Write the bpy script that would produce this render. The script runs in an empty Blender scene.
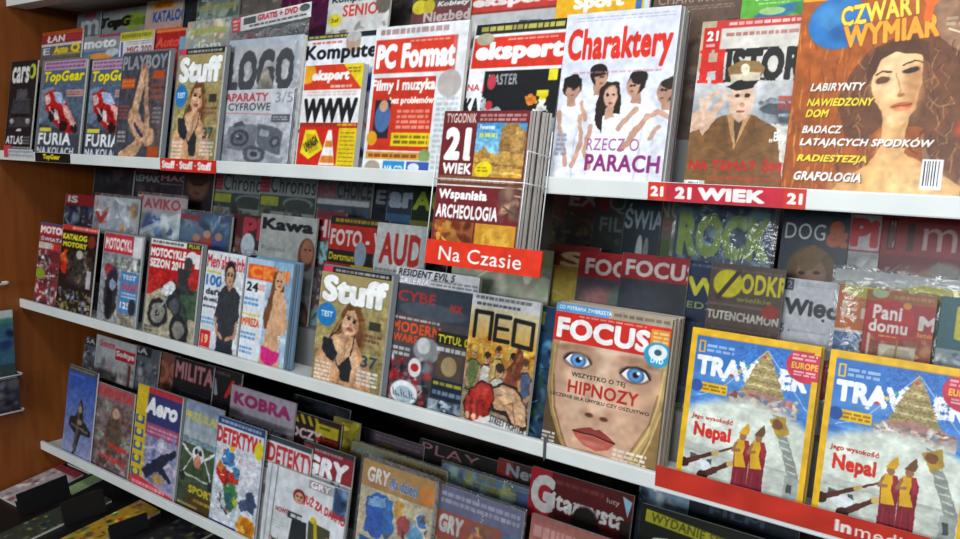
import bpy, math, random
import numpy as np
from mathutils import Matrix, Vector

# ------------------------------------------------------------------ camera, world, lights, exposure
scene = bpy.context.scene
COL = scene.collection
LEAN = math.radians(8.0)                     # how far the racks lean their magazines back
CAM_R = np.array([[0.8064573, 0.10861745, -0.58123049],
                  [0.59050982, -0.09739116, 0.8011324],
                  [0.03041024, -0.98930138, -0.14268148]])   # camera (right, down, forward) -> world
EYE = np.array([0.0, 0.0, 1.62])
FOC, CX, CY = 800.0, 480.0, 269.5

cam_data = bpy.data.cameras.new('camera')
cam = bpy.data.objects.new('camera', cam_data)
COL.objects.link(cam)
r_, d_, f_ = CAM_R[:, 0], CAM_R[:, 1], CAM_R[:, 2]
m = Matrix.Identity(4)
for i in range(3):
    m[i][0], m[i][1], m[i][2], m[i][3] = r_[i], -d_[i], -f_[i], EYE[i]
cam.matrix_world = m
cam_data.sensor_width = 36.0
cam_data.lens = 36.0 * FOC / 960.0
cam_data.clip_start = 0.02
scene.camera = cam

scene.view_settings.view_transform = 'Standard'
scene.view_settings.look = 'None'
scene.view_settings.exposure = -0.1
scene.view_settings.gamma = 1.0
scene.view_settings.use_curve_mapping = False

world = bpy.data.worlds.new('shop_air')
scene.world = world
world.use_nodes = True
world.node_tree.nodes['Background'].inputs[0].default_value = (0.82, 0.9, 1.0, 1)
world.node_tree.nodes['Background'].inputs[1].default_value = 0.25

def area_light(name, loc, target, sx, sy, power, col=(0.93, 0.97, 1.0)):
    ld = bpy.data.lights.new(name, 'AREA')
    ld.shape = 'RECTANGLE'; ld.size = sx; ld.size_y = sy
    ld.energy = power; ld.color = col
    lo = bpy.data.objects.new(name, ld)
    lo.location = loc
    lo.rotation_euler = (Vector(target) - Vector(loc)).to_track_quat('-Z', 'Y').to_euler()
    COL.objects.link(lo)
    return lo
area_light('ceiling_or_fill_light', (-0.1, 0.22, 3.0), (-0.1, 0.6, 0.3), 1.5, 0.35, 41)
area_light('ceiling_or_fill_light', (-1.9, -0.15, 3.05), (-1.9, 0.4, 0), 1.5, 0.35, 6)
area_light('ceiling_or_fill_light', (0.2, -1.9, 3.0), (-0.4, 1.3, 1.2), 2.6, 0.5, 16)
area_light('ceiling_or_fill_light', (-0.3, -4.6, 2.7), (-0.6, 1.3, 1.4), 3.2, 0.6, 122)  # unseen far fill, added and hung low to brighten the back tiers
area_light('ceiling_or_fill_light', (-0.3, -7.6, 2.6), (-0.6, 1.3, 1.4), 3.2, 0.8, 215)  # farther fill lamp, added so low-angle light reaches in under the shelves

# ------------------------------------------------------------------ small helpers
def srgb(h):
    if not isinstance(h, str): return np.array(h, float)
    if len(h) == 3: h = ''.join(k * 2 for k in h)
    return np.array([int(h[i:i + 2], 16) / 255 for i in (0, 2, 4)])
def lin(a):
    a = np.clip(a, 0, 1)
    return np.where(a <= 0.04045, a / 12.92, ((a + 0.055) / 1.055) ** 2.4)
def lin4(h):
    return tuple(float(k) for k in lin(srgb(h))) + (1.0,)

def mat(name, col, rough=0.5, spec=0.5, metal=0.0):
    mt = bpy.data.materials.new(name); mt.use_nodes = True
    b = mt.node_tree.nodes['Principled BSDF']
    b.inputs['Base Color'].default_value = lin4(col)
    b.inputs['Roughness'].default_value = rough
    b.inputs['Specular IOR Level'].default_value = spec
    b.inputs['Metallic'].default_value = metal
    return mt, mt.node_tree, b

def mottled(name, c1, c2, scale, rough, spec=0.4, bump=0.0, stretch=(1, 1, 1)):
    mt, nt, b = mat(name, c1, rough, spec)
    tc = nt.nodes.new('ShaderNodeTexCoord'); mp = nt.nodes.new('ShaderNodeMapping')
    mp.inputs['Scale'].default_value = stretch
    n = nt.nodes.new('ShaderNodeTexNoise'); n.inputs['Scale'].default_value = scale
    n.inputs['Detail'].default_value = 6
    rp = nt.nodes.new('ShaderNodeValToRGB')
    rp.color_ramp.elements[0].position = 0.3; rp.color_ramp.elements[1].position = 0.7
    rp.color_ramp.elements[0].color = lin4(c1); rp.color_ramp.elements[1].color = lin4(c2)
    L = nt.links.new
    L(tc.outputs['Object'], mp.inputs['Vector']); L(mp.outputs['Vector'], n.inputs['Vector'])
    L(n.outputs['Fac'], rp.inputs['Fac']); L(rp.outputs['Color'], b.inputs['Base Color'])
    if bump:
        bp = nt.nodes.new('ShaderNodeBump'); bp.inputs['Strength'].default_value = bump
        bp.inputs['Distance'].default_value = 0.002
        L(n.outputs['Fac'], bp.inputs['Height']); L(bp.outputs['Normal'], b.inputs['Normal'])
    return mt

def print_material(name, rough, spec, coat):
    mt, nt, b = mat(name, 'ffffff', rough, spec)
    at = nt.nodes.new('ShaderNodeAttribute'); at.attribute_name = 'print'
    nt.links.new(at.outputs['Color'], b.inputs['Base Color'])
    b.inputs['Coat Weight'].default_value = coat
    b.inputs['Coat Roughness'].default_value = 0.22
    return mt
M_PRINT = print_material('printed_cover', 0.4, 0.22, 0.06)
M_SIGN = print_material('printed_sign', 0.4, 0.22, 0.0)
M_PAGES = {}
def pages_mat(hexcol):
    if hexcol not in M_PAGES:
        mt, nt, b = mat('page_edges', hexcol, 0.75, 0.2)
        tc = nt.nodes.new('ShaderNodeTexCoord'); w = nt.nodes.new('ShaderNodeTexWave')
        w.bands_direction = 'Y'; w.inputs['Scale'].default_value = 240; w.inputs['Distortion'].default_value = 1.5
        mx = nt.nodes.new('ShaderNodeMixRGB'); mx.blend_type = 'MULTIPLY'; mx.inputs['Fac'].default_value = 0.4
        mx.inputs['Color1'].default_value = lin4(hexcol)
        nt.links.new(tc.outputs['Object'], w.inputs['Vector']); nt.links.new(w.outputs['Color'], mx.inputs['Color2'])
        nt.links.new(mx.outputs['Color'], b.inputs['Base Color'])
        M_PAGES[hexcol] = mt
    return M_PAGES[hexcol]

def clear_film(name, tint, gloss, rough, haze, bump, scale, hazecol='c8ccd0'):
    mt = bpy.data.materials.new(name); mt.use_nodes = True
    nt = mt.node_tree; nt.nodes.clear(); N = nt.nodes.new; L = nt.links.new
    out = N('ShaderNodeOutputMaterial'); tr = N('ShaderNodeBsdfTransparent'); gl = N('ShaderNodeBsdfGlossy')
    df = N('ShaderNodeBsdfDiffuse'); m1 = N('ShaderNodeMixShader'); m2 = N('ShaderNodeMixShader')
    tr.inputs['Color'].default_value = lin4(tint); gl.inputs['Roughness'].default_value = rough
    df.inputs['Color'].default_value = lin4(hazecol)
    m1.inputs['Fac'].default_value = haze; L(tr.outputs[0], m1.inputs[1]); L(df.outputs[0], m1.inputs[2])
    fr = N('ShaderNodeLayerWeight'); fr.inputs['Blend'].default_value = gloss
    L(fr.outputs['Fresnel'], m2.inputs['Fac']); L(m1.outputs[0], m2.inputs[1]); L(gl.outputs[0], m2.inputs[2])
    L(m2.outputs[0], out.inputs['Surface'])
    if bump:
        tc = N('ShaderNodeTexCoord'); n = N('ShaderNodeTexNoise'); n.inputs['Scale'].default_value = scale
        n.inputs['Detail'].default_value = 3; n.inputs['Distortion'].default_value = 1.2
        bp = N('ShaderNodeBump'); bp.inputs['Strength'].default_value = bump; bp.inputs['Distance'].default_value = 0.01
        L(tc.outputs['Object'], n.inputs['Vector']); L(n.outputs['Fac'], bp.inputs['Height'])
        L(bp.outputs['Normal'], gl.inputs['Normal']); L(bp.outputs['Normal'], fr.inputs['Normal'])
    return mt
M_BAG = clear_film('polythene_bag', 'fdfdfd', 0.3, 0.14, 0.05, 0.9, 16)
M_SLEEVE = clear_film('grey_sleeve', 'c8ccd0', 0.2, 0.25, 0.6, 0.3, 18, '7d8286')
M_ACRYL = clear_film('clear_acrylic', 'fcfdfd', 0.15, 0.06, 0.02, 0, 1)

M_WHITE = mottled('white_lacquer', 'c9cdca', 'd6d9d5', 9, 0.42, 0.4)
M_STEP = mottled('step_board', '6a6a68', '747472', 8, 0.6)
M_BACK = mottled('back_board', '2c241f', '352b24', 6, 0.7)
M_WOOD = mottled('brown_wood_veneer', '7a3f12', '8c4c1a', 5, 0.5, 0.35, 0.05, (1, 9, 1.2))
M_BLACK = mottled('black_plastic', '0b0b0c', '121214', 20, 0.5)
M_WIRE, _, _ = mat('white_wire', 'd8dad8', 0.4, 0.5)
M_FLOOR = mottled('floor_tile', '47433e', '524e48', 4, 0.5)

def link(name, me, mats=(), parent=None):
    o = bpy.data.objects.new(name, me)
    for q in mats: me.materials.append(q)
    COL.objects.link(o)
    if parent is not None: o.parent = parent
    return o
def tag(o, label=None, cat=None, group=None, kind=None):
    if label: o['label'] = label
    if cat: o['category'] = cat
    if group: o['group'] = group
    if kind: o['kind'] = kind
    return o
def empty(name, loc=(0, 0, 0), rot=(0, 0, 0)):
    o = bpy.data.objects.new(name, None); o.empty_display_size = 0.03
    o.location = loc; o.rotation_euler = rot
    COL.objects.link(o)
    return o
def box_mesh(name, boxes, bevel=0.0):
    import bmesh
    bm = bmesh.new()
    for (x0, y0, z0, x1, y1, z1) in boxes:
        r = bmesh.ops.create_cube(bm, size=1.0)
        for v in r['verts']:
            v.co = Vector((x0 + (v.co.x + .5) * (x1 - x0), y0 + (v.co.y + .5) * (y1 - y0), z0 + (v.co.z + .5) * (z1 - z0)))
    if bevel:
        bmesh.ops.bevel(bm, geom=bm.edges[:], offset=bevel, segments=2, affect='EDGES', profile=0.6)
    me = bpy.data.meshes.new(name); bm.to_mesh(me); bm.free()
    return me
def prism_mesh(name, prof, x0, x1):
    """profile of (y, z) points swept along x"""
    n = len(prof)
    vs = [(x0, y, z) for y, z in prof] + [(x1, y, z) for y, z in prof]
    fs = [tuple(range(n))[::-1], tuple(range(n, 2 * n))] + [(i, (i + 1) % n, n + (i + 1) % n, n + i) for i in range(n)]
    me = bpy.data.meshes.new(name); me.from_pydata(vs, [], fs)
    import bmesh
    bm = bmesh.new(); bm.from_mesh(me); bmesh.ops.recalc_face_normals(bm, faces=bm.faces[:]); bm.to_mesh(me); bm.free()
    return me
def tube_mesh(name, paths, r, seg=8):
    vs, fs = [], []
    for pts in paths:
        P = [Vector(p) for p in pts]; base = len(vs)
        for i, p in enumerate(P):
            t = (P[min(i + 1, len(P) - 1)] - P[max(i - 1, 0)]).normalized()
            a = t.orthogonal().normalized() if i == 0 else (a - t * a.dot(t)).normalized()
            b = t.cross(a)
            for k in range(seg):
                th = 2 * math.pi * k / seg
                vs.append(p + a * math.cos(th) * r + b * math.sin(th) * r)
        for i in range(len(P) - 1):
            for k in range(seg):
                q = base + i * seg
                fs.append((q + k, q + (k + 1) % seg, q + seg + (k + 1) % seg, q + seg + k))
        fs.append(tuple(base + k for k in range(seg))[::-1]); fs.append(tuple(base + (len(P) - 1) * seg + k for k in range(seg)))
    me = bpy.data.meshes.new(name); me.from_pydata([tuple(v) for v in vs], [], fs)
    for p in me.polygons: p.use_smooth = True
    return me

# ------------------------------------------------------------------ print shop: covers are drawn in code
_glyphs = {}
def glyph_tris(txt, shear):
    k = (txt, shear)
    if k not in _glyphs:
        cu = bpy.data.curves.new('t', 'FONT'); cu.body = txt; cu.resolution_u = 3; cu.shear = shear
        cu.space_character = 1.06
        o = bpy.data.objects.new('t', cu); me = bpy.data.meshes.new_from_object(o)
        me.calc_loop_triangles()
        co = np.zeros(len(me.vertices) * 3); me.vertices.foreach_get('co', co); co = co.reshape(-1, 3)[:, :2]
        tr = np.zeros(len(me.loop_triangles) * 3, dtype=np.int32); me.loop_triangles.foreach_get('vertices', tr)
        _glyphs[k] = (co, tr.reshape(-1, 3))
        bpy.data.objects.remove(o); bpy.data.curves.remove(cu); bpy.data.meshes.remove(me)
    return _glyphs[k]

class Canvas:
    """a sheet measured 0..100 across and 0..100 down"""
    def __init__(s, w, h, nx, ny, seed=0, ss=2):
        s.nx, s.ny, s.ss = nx, ny, ss
        s.W, s.H = nx * ss, ny * ss
        s.asp = h / w
        s.A = np.ones((s.H, s.W, 3)); s.rng = np.random.default_rng(seed)
        s.py = 100.0 / s.H; s.texture = True; s.ox = s.oy = 0.0
    def bg(s, c): s.A[:] = srgb(c)
    def _win(s, x0, y0, x1, y1):
        i0 = max(0, int(y0 / 100 * s.H) - 1); i1 = min(s.H, int(math.ceil(y1 / 100 * s.H)) + 1)
        j0 = max(0, int(x0 / 100 * s.W) - 1); j1 = min(s.W, int(math.ceil(x1 / 100 * s.W)) + 1)
        if i1 <= i0 or j1 <= j0: return None
        Y = (np.arange(i0, i1) + .5)[:, None] * 100 / s.H; X = (np.arange(j0, j1) + .5)[None, :] * 100 / s.W
        return i0, i1, j0, j1, X, Y
    def _put(s, w, mask, c):
        i0, i1, j0, j1 = w[:4]
        q = s.A[i0:i1, j0:j1]; mk = mask[..., None]
        s.A[i0:i1, j0:j1] = q * (1 - mk) + srgb(c) * mk
    def R(s, x0, y0, x1, y1, c, a=1.0):
        x0 += s.ox; x1 += s.ox; y0 += s.oy; y1 += s.oy
        w = s._win(x0, y0, x1, y1)
        if w is None: return
        X, Y = w[4], w[5]; px, py = 100 / s.W, 100 / s.H
        mk = np.clip((X - x0) / px + .5, 0, 1) * np.clip((x1 - X) / px + .5, 0, 1) * np.clip((Y - y0) / py + .5, 0, 1) * np.clip((y1 - Y) / py + .5, 0, 1)
        s._put(w, mk * a, c)
    def GV(s, y0, y1, c0, c1, x0=0, x1=100):
        w = s._win(x0, y0, x1, y1)
        if w is None: return
        i0, i1, j0, j1, X, Y = w
        t = np.clip((Y - y0) / (y1 - y0), 0, 1)[..., None]
        s.A[i0:i1, j0:j1] = srgb(c0) * (1 - t) + srgb(c1) * t
    def E(s, cx, cy, rx, ry, c, a=1.0, rot=0, soft=0.12):
        cx += s.ox; cy += s.oy; rr = max(rx, ry) * 1.5 + 2
        w = s._win(cx - rr, cy - rr, cx + rr, cy + rr)
        if w is None: return
        X, Y = w[4] - cx, (w[5] - cy) * s.asp
        th = math.radians(rot); u = X * math.cos(th) + Y * math.sin(th); v = -X * math.sin(th) + Y * math.cos(th)
        d = np.sqrt((u / rx) ** 2 + (v / (ry * s.asp)) ** 2)
        s._put(w, np.clip((1 - d) / soft + .5, 0, 1) * a, c)
    def P(s, pts, c, a=1.0):
        pts = np.array(pts, float) + np.array([s.ox, s.oy]); x0, y0 = pts.min(0); x1, y1 = pts.max(0)
        w = s._win(x0, y0, x1, y1)
        if w is None: return
        i0, i1, j0, j1 = w[:4]; acc = 0
        for ox, oy in ((-.25, -.25), (.25, -.25), (-.25, .25), (.25, .25)):
            X = w[4] + ox * 100 / s.W + 0 * w[5]; Y = w[5] + oy * 100 / s.H + 0 * w[4]
            ins = np.zeros(X.shape, bool)
            for k in range(len(pts)):
                (ax, ay), (bx, by) = pts[k - 1], pts[k]
                if ay == by: continue
                ins ^= ((ay > Y) != (by > Y)) & (X < (bx - ax) * (Y - ay) / (by - ay) + ax)
            acc = acc + ins
        s._put(w, acc / 4.0 * a, c)
    def L(s, pts, wd, c, a=1.0):
        for (ax, ay), (bx, by) in zip(pts[:-1], pts[1:]):
            ax += s.ox; bx += s.ox; ay += s.oy; by += s.oy
            w = s._win(min(ax, bx) - wd, min(ay, by) - wd, max(ax, bx) + wd, max(ay, by) + wd)
            if w is None: continue
            X, Y = w[4] - ax, (w[5] - ay) * s.asp; dx, dy = bx - ax, (by - ay) * s.asp
            t = np.clip((X * dx + Y * dy) / max(dx * dx + dy * dy, 1e-9), 0, 1)
            d = np.hypot(X - t * dx, Y - t * dy)
            s._put(w, np.clip((wd / 2 - d) / (100 / s.W) + .5, 0, 1) * a, c)
    def T(s, txt, x0, y0, x1, y1, c, b=0.02, sh=0.0, rot=0, o=None, ow=0.03):
        b = min(b * 1.25, .065)
        if o is not None: s._text(txt, x0, y0, x1, y1, o, b, ow, sh, rot)
        s._text(txt, x0, y0, x1, y1, c, b, 0, sh, rot)
    def _text(s, txt, x0, y0, x1, y1, c, b, extra, sh, rot):
        co, tr = glyph_tris(txt, sh)
        if len(tr) == 0: return
        K = 2
        lo, hi = co.min(0), co.max(0); ext = np.maximum(hi - lo, 1e-6)
        ux = (x1 - x0) / (ext[0] + 2 * b); uy = (y1 - y0) / (ext[1] + 2 * b)      # percent per em
        x = x0 + (co[:, 0] - lo[0] + b) * ux; y = y1 - (co[:, 1] - lo[1] + b) * uy
        rx = (b + extra) * ux / 100 * s.W * K; ry = (b + extra) * uy / 100 * s.H * K
        if rot:
            th = math.radians(rot); mx, my = (x0 + x1) / 2, (y0 + y1) / 2
            ax_, ay_ = x - mx, (y - my) * s.asp
            x = mx + ax_ * math.cos(th) - ay_ * math.sin(th); y = my + (ax_ * math.sin(th) + ay_ * math.cos(th)) / s.asp
        X = x / 100 * s.W - .5; Y = y / 100 * s.H - .5
        px_, py_ = int(rx / K) + 2, int(ry / K) + 2
        i0 = max(0, int(Y.min()) - py_); i1 = min(s.H, int(Y.max()) + 2 + py_); j0 = max(0, int(X.min()) - px_); j1 = min(s.W, int(X.max()) + 2 + px_)
        if i1 <= i0 or j1 <= j0: return
        mk = np.zeros(((i1 - i0) * K, (j1 - j0) * K), bool)
        XS = (X - j0 + .5) * K - .5; YS = (Y - i0 + .5) * K - .5
        for a_, b_, c_ in tr:
            ax, ay, bx, by, ex, ey = XS[a_], YS[a_], XS[b_], YS[b_], XS[c_], YS[c_]
            p0 = max(0, int(math.floor(min(ay, by, ey)))); p1 = min(mk.shape[0], int(max(ay, by, ey)) + 2)
            q0 = max(0, int(math.floor(min(ax, bx, ex)))); q1 = min(mk.shape[1], int(max(ax, bx, ex)) + 2)
            if p1 <= p0 or q1 <= q0: continue
            yy = np.arange(p0, p1)[:, None]; xx = np.arange(q0, q1)[None, :]
            e0 = (bx - ax) * (yy - ay) - (by - ay) * (xx - ax)
            e1 = (ex - bx) * (yy - by) - (ey - by) * (xx - bx)
            e2 = (ax - ex) * (yy - ey) - (ay - ey) * (xx - ex)
            mk[p0:p1, q0:q1] |= ((e0 >= 0) & (e1 >= 0) & (e2 >= 0)) | ((e0 <= 0) & (e1 <= 0) & (e2 <= 0))
        fat = mk.copy(); RX, RY = int(round(rx)), int(round(ry))
        for dy in range(-RY, RY + 1):
            half = int(round(rx * math.sqrt(max(0, 1 - (dy / max(ry, .5)) ** 2)))) if ry > 0 else RX
            for dx in range(-half, half + 1):
                if dx == 0 and dy == 0: continue
                h_, w_ = mk.shape
                fat[max(0, dy):h_ + min(0, dy), max(0, dx):w_ + min(0, dx)] |= mk[max(0, -dy):h_ + min(0, -dy), max(0, -dx):w_ + min(0, -dx)]
        mf = fat.reshape(i1 - i0, K, j1 - j0, K).mean((1, 3))
        s._put((i0, i1, j0, j1), mf, c)
    def G(s, x0, y0, x1, y1, c, rows, a=0.85, fill=.8):
        """small print: rows of little word-shaped dashes"""
        rh = (y1 - y0) / rows
        for k in range(rows):
            x = x0
            while x < x1 - 1:
                wd = min(s.rng.uniform(3, 9), x1 - x)
                s.R(x, y0 + k * rh + rh * .2, x + wd, y0 + k * rh + rh * fill, c, a * s.rng.uniform(.75, 1))
                x += wd + 1.3
            if s.rng.random() < .15: continue
    def BL(s, x0, y0, x1, y1, cols, n, sz=8, soft=.5, a=.9):
        """busy picture area: dabs, shards and strokes"""
        cols = [srgb(k) for k in cols]
        for i in range(int(n * 1.7)):
            q = s.rng.random(4); k = .75 if i < n * .6 else .5
            rx = sz * k * (.35 + q[0]); ry = sz * k * (.35 + q[1]) / s.asp
            cx = x0 + q[2] * (x1 - x0); cy = y0 + q[3] * (y1 - y0)
            cx = min(max(cx, x0 + rx * .8), max(x1 - rx * .8, x0 + rx * .8)); cy = min(max(cy, y0 + ry * .8), max(y1 - ry * .8, y0 + ry * .8))
            cl = cols[s.rng.integers(len(cols))] * s.rng.uniform(.7, 1.2); kind = s.rng.random()
            if kind < .45: s.E(cx, cy, rx, ry * .8, cl, a, s.rng.uniform(0, 180), .8)
            elif kind < .8:
                th = np.sort(s.rng.uniform(0, 6.283, 5)); r = s.rng.uniform(.5, 1.15, 5)
                s.P([(cx + rx * r[j] * math.cos(th[j]), cy + ry * r[j] * math.sin(th[j])) for j in range(5)], cl, a)
            else: s.L([(cx - rx, cy + ry * s.rng.uniform(-1, 1)), (cx + rx, cy + ry * s.rng.uniform(-1, 1))], max(.8, rx * .3), cl, a)
    def NO(s, amp, cells=14, x0=0, y0=0, x1=100, y1=100):
        w = s._win(x0, y0, x1, y1)
        if w is None: return
        i0, i1, j0, j1 = w[:4]
        g = s.rng.uniform(-1, 1, (int(cells * s.asp) + 2, cells + 2))
        yy = np.linspace(0, g.shape[0] - 1.001, i1 - i0); xx = np.linspace(0, g.shape[1] - 1.001, j1 - j0)
        yi, xi = yy.astype(int), xx.astype(int); fy, fx = (yy - yi)[:, None], (xx - xi)[None, :]
        n = (g[yi][:, xi] * (1 - fx) + g[yi][:, xi + 1] * fx) * (1 - fy) + (g[yi + 1][:, xi] * (1 - fx) + g[yi + 1][:, xi + 1] * fx) * fy
        s.A[i0:i1, j0:j1] = np.clip(s.A[i0:i1, j0:j1] * (1 + amp * n[..., None]), 0, 1)
    def WP(s, amp, cells=9, x0=0, y0=0, x1=100, y1=100):
        """ruffle a picture area so that its outlines are not ruler-drawn"""
        w = s._win(x0, y0, x1, y1)
        if w is None: return
        i0, i1, j0, j1 = w[:4]; H, W = i1 - i0, j1 - j0
        def field():
            g = s.rng.uniform(-1, 1, (int(cells * s.asp) + 2, cells + 2))
            yy = np.linspace(0, g.shape[0] - 1.001, H); xx = np.linspace(0, g.shape[1] - 1.001, W)
            yi, xi = yy.astype(int), xx.astype(int); fy, fx = (yy - yi)[:, None], (xx - xi)[None, :]
            return (g[yi][:, xi] * (1 - fx) + g[yi][:, xi + 1] * fx) * (1 - fy) + (g[yi + 1][:, xi] * (1 - fx) + g[yi + 1][:, xi + 1] * fx) * fy
        k = amp / 100 * s.W
        Y = np.clip(np.arange(H)[:, None] + field() * k, 0, H - 1).astype(int); X = np.clip(np.arange(W)[None, :] + field() * k, 0, W - 1).astype(int)
        s.A[i0:i1, j0:j1] = s.A[i0:i1, j0:j1][Y, X]
    def PH(s, x0=0, y0=0, x1=100, y1=100, amp=1.6, tex=.2):
        """printed-photo grain: ruffled outlines, tone and fine texture"""
        s.WP(amp, 12, x0, y0, x1, y1); s.WP(amp * .5, 30, x0, y0, x1, y1)
        s.NO(tex, 16, x0, y0, x1, y1); s.NO(tex * .9, 42, x0, y0, x1, y1)
    def BAR(s, x0, y0, x1, y1):
        s.R(x0, y0, x1, y1, 'f2f2f2')
        x = x0 + 1.2
        while x < x1 - 1.5:
            wd = s.rng.uniform(.4, 1.2); s.R(x, y0 + .8, x + wd, y1 - 1.6, '222'); x += wd + s.rng.uniform(.5, 1.1)
    def FACE(s, cx, cy, rx, ry, skin, hair, shade='a86f50', lips='a84a44', hl=1.25):
        s.E(cx, cy - ry * .2, rx * 1.28, ry * hl, hair, soft=.2)
        s.E(cx, cy + ry * .08, rx * .92, ry * .98, skin, soft=.15)
        s.E(cx - rx * .4, cy - ry * .08, rx * .26, ry * .11, '2c2019', soft=.5); s.E(cx + rx * .4, cy - ry * .08, rx * .26, ry * .11, '2c2019', soft=.5)
        s.L([(cx - rx * .65, cy - ry * .26), (cx - rx * .2, cy - ry * .28)], rx * .12, hair); s.L([(cx + rx * .65, cy - ry * .26), (cx + rx * .2, cy - ry * .28)], rx * .12, hair)
        s.E(cx + rx * .05, cy + ry * .28, rx * .2, ry * .1, shade, .7, soft=.8)
        s.E(cx, cy + ry * .55, rx * .36, ry * .11, lips, soft=.4)
    def grid(s):
        if s.texture: s.NO(.07, 26); s.NO(.05, 9)
        a = s.A.reshape(s.ny, s.ss, s.nx, s.ss, 3).mean((1, 3))
        return lin(a) * 0.86

def sheet_mesh(name, w, h, cv, bend, y_front, spine_col, th, base=0.0):
    """front sheet as a fine grid carrying the print, folded round a spine to a back sheet; origin at bottom centre"""
    nx, ny = cv.nx, cv.ny
    g = cv.grid()                                  # ny x nx, row 0 on top
    xs = (np.linspace(-.5, .5, nx)) * w; zs = np.linspace(1, 0, ny) * h + base
    X, Z = np.meshgrid(xs, zs)
    Yv = y_front + bend(X / w, (Z - base) / h)
    front = np.stack([X, Yv, Z], -1).reshape(-1, 3)
    cols = np.concatenate([g.reshape(-1, 3), np.ones((nx * ny, 1))], 1)
    idx = np.arange(nx * ny).reshape(ny, nx)
    q = np.stack([idx[1:, :-1], idx[1:, 1:], idx[:-1, 1:], idx[:-1, :-1]], -1).reshape(-1, 4)
    vs, fs = [front], [q]
    if th > 0:
        # spine column then back column, following the same bend
        left = front.reshape(ny, nx, 3)[:, 0].copy(); left[:, 1] += th
        right = front.reshape(ny, nx, 3)[:, -1].copy(); right[:, 1] += th
        b0 = nx * ny
        vs += [left, right]
        li = b0 + np.arange(ny); ri = li + ny
        f0 = idx[:, 0]
        fs.append(np.stack([f0[:-1], li[:-1], li[1:], f0[1:]], -1)[:, ::-1])
        fs.append(np.stack([li[:-1], ri[:-1], ri[1:], li[1:]], -1)[:, ::-1])
        sc = np.concatenate([lin(srgb(spine_col)), [1]])
        cols = np.concatenate([cols, np.tile(sc, (2 * ny, 1))])
    vs = np.concatenate(vs); fs = np.concatenate(fs).astype(np.int32)
    me = bpy.data.meshes.new(name)
    me.vertices.add(len(vs)); me.vertices.foreach_set('co', vs.ravel())
    me.loops.add(fs.size); me.loops.foreach_set('vertex_index', fs.ravel())
    me.polygons.add(len(fs)); me.polygons.foreach_set('loop_start', np.arange(len(fs), dtype=np.int32) * 4)
    me.update(calc_edges=True)
    at = me.color_attributes.new('print', 'FLOAT_COLOR', 'POINT')
    at.data.foreach_set('color', cols.ravel().astype(np.float32))
    me.validate()
    me.polygons.foreach_set('use_smooth', np.arange(len(me.polygons)) < (nx - 1) * (ny - 1))
    return me
def block_mesh(name, w, th, h, bend, y0, x0=0.0, n=7):
    """page block following the bend; y0 = front face"""
    xs = np.linspace(-.5, .5, 5) * w + x0; zs = np.linspace(0, 1, n) * h
    vs, fs = [], []
    for side in (0, 1):
        for z in zs:
            for x in xs: vs.append((x, y0 + side * th + float(bend(x / w, z / h)), z))
    K = 5; S = n * K
    for i in range(n - 1):
        for j in range(K - 1):
            a = i * K + j; fs.append((a, a + 1, a + K + 1, a + K)); b = a + S; fs.append((b, b + K, b + K + 1, b + 1))
        for j in (0, K - 1):
            a = i * K + j; f = (a, a + K, a + K + S, a + S); fs.append(f if j == 0 else f[::-1])
    for i, rev in ((0, True), (n - 1, False)):
        for j in range(K - 1):
            a = i * K + j; f = (a, a + 1, a + 1 + S, a + S); fs.append(f[::-1] if rev else f)
    me = bpy.data.meshes.new(name); me.from_pydata(vs, [], fs)
    import bmesh
    bm = bmesh.new(); bm.from_mesh(me); bmesh.ops.recalc_face_normals(bm, faces=bm.faces[:]); bm.to_mesh(me); bm.free()
    return me
def film_mesh(name, w, h, y0, y1, wob, seed, top_open=0.0):
    """a loose clear bag: two wavy sheets sealed round the sides"""
    rng = np.random.default_rng(seed); nx, nz = 14, 18
    xs = np.linspace(-.5, .5, nx) * w; zs = np.linspace(0, 1, nz) * h
    ph = rng.uniform(0, 6.28, 6); fr = rng.uniform(.6, 2.4, 6)
    def wv(x, z): return wob * (math.sin(x / w * 9 * fr[0] + ph[0] + z / h * 4 * fr[1]) + math.sin(z / h * 11 * fr[2] + ph[2] + x / w * 3)) * .5
    vs, fs = [], []
    for side, yy in ((0, y0), (1, y1)):
        for i, z in enumerate(zs):
            for j, x in enumerate(xs):
                edge = min(j, nx - 1 - j, nz - 1 - i)
                k = min(1.0, edge / 1.5)
                vs.append((x, ((y0 + y1) / 2) * (1 - k) * .6 + yy * (k + (1 - k) * .4) + (wv(x, z) - wob if side == 0 else 0) * k, z))
    S = nx * nz
    for i in range(nz - 1):
        for j in range(nx - 1):
            a = i * nx + j; fs.append((a, a + 1, a + nx + 1, a + nx)); b = a + S; fs.append((b, b + nx, b + nx + 1, b + 1))
    me = bpy.data.meshes.new(name); me.from_pydata(vs, [], fs)
    for p in me.polygons: p.use_smooth = True
    return me

# ------------------------------------------------------------------ the rack's own measurements
X_LEFT, X_RIGHT = -2.956, 0.62
cL, sL = math.cos(LEAN), math.sin(LEAN)
INTO = np.array([0, cL, -sL]); UP = np.array([0, sL, cL])
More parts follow.
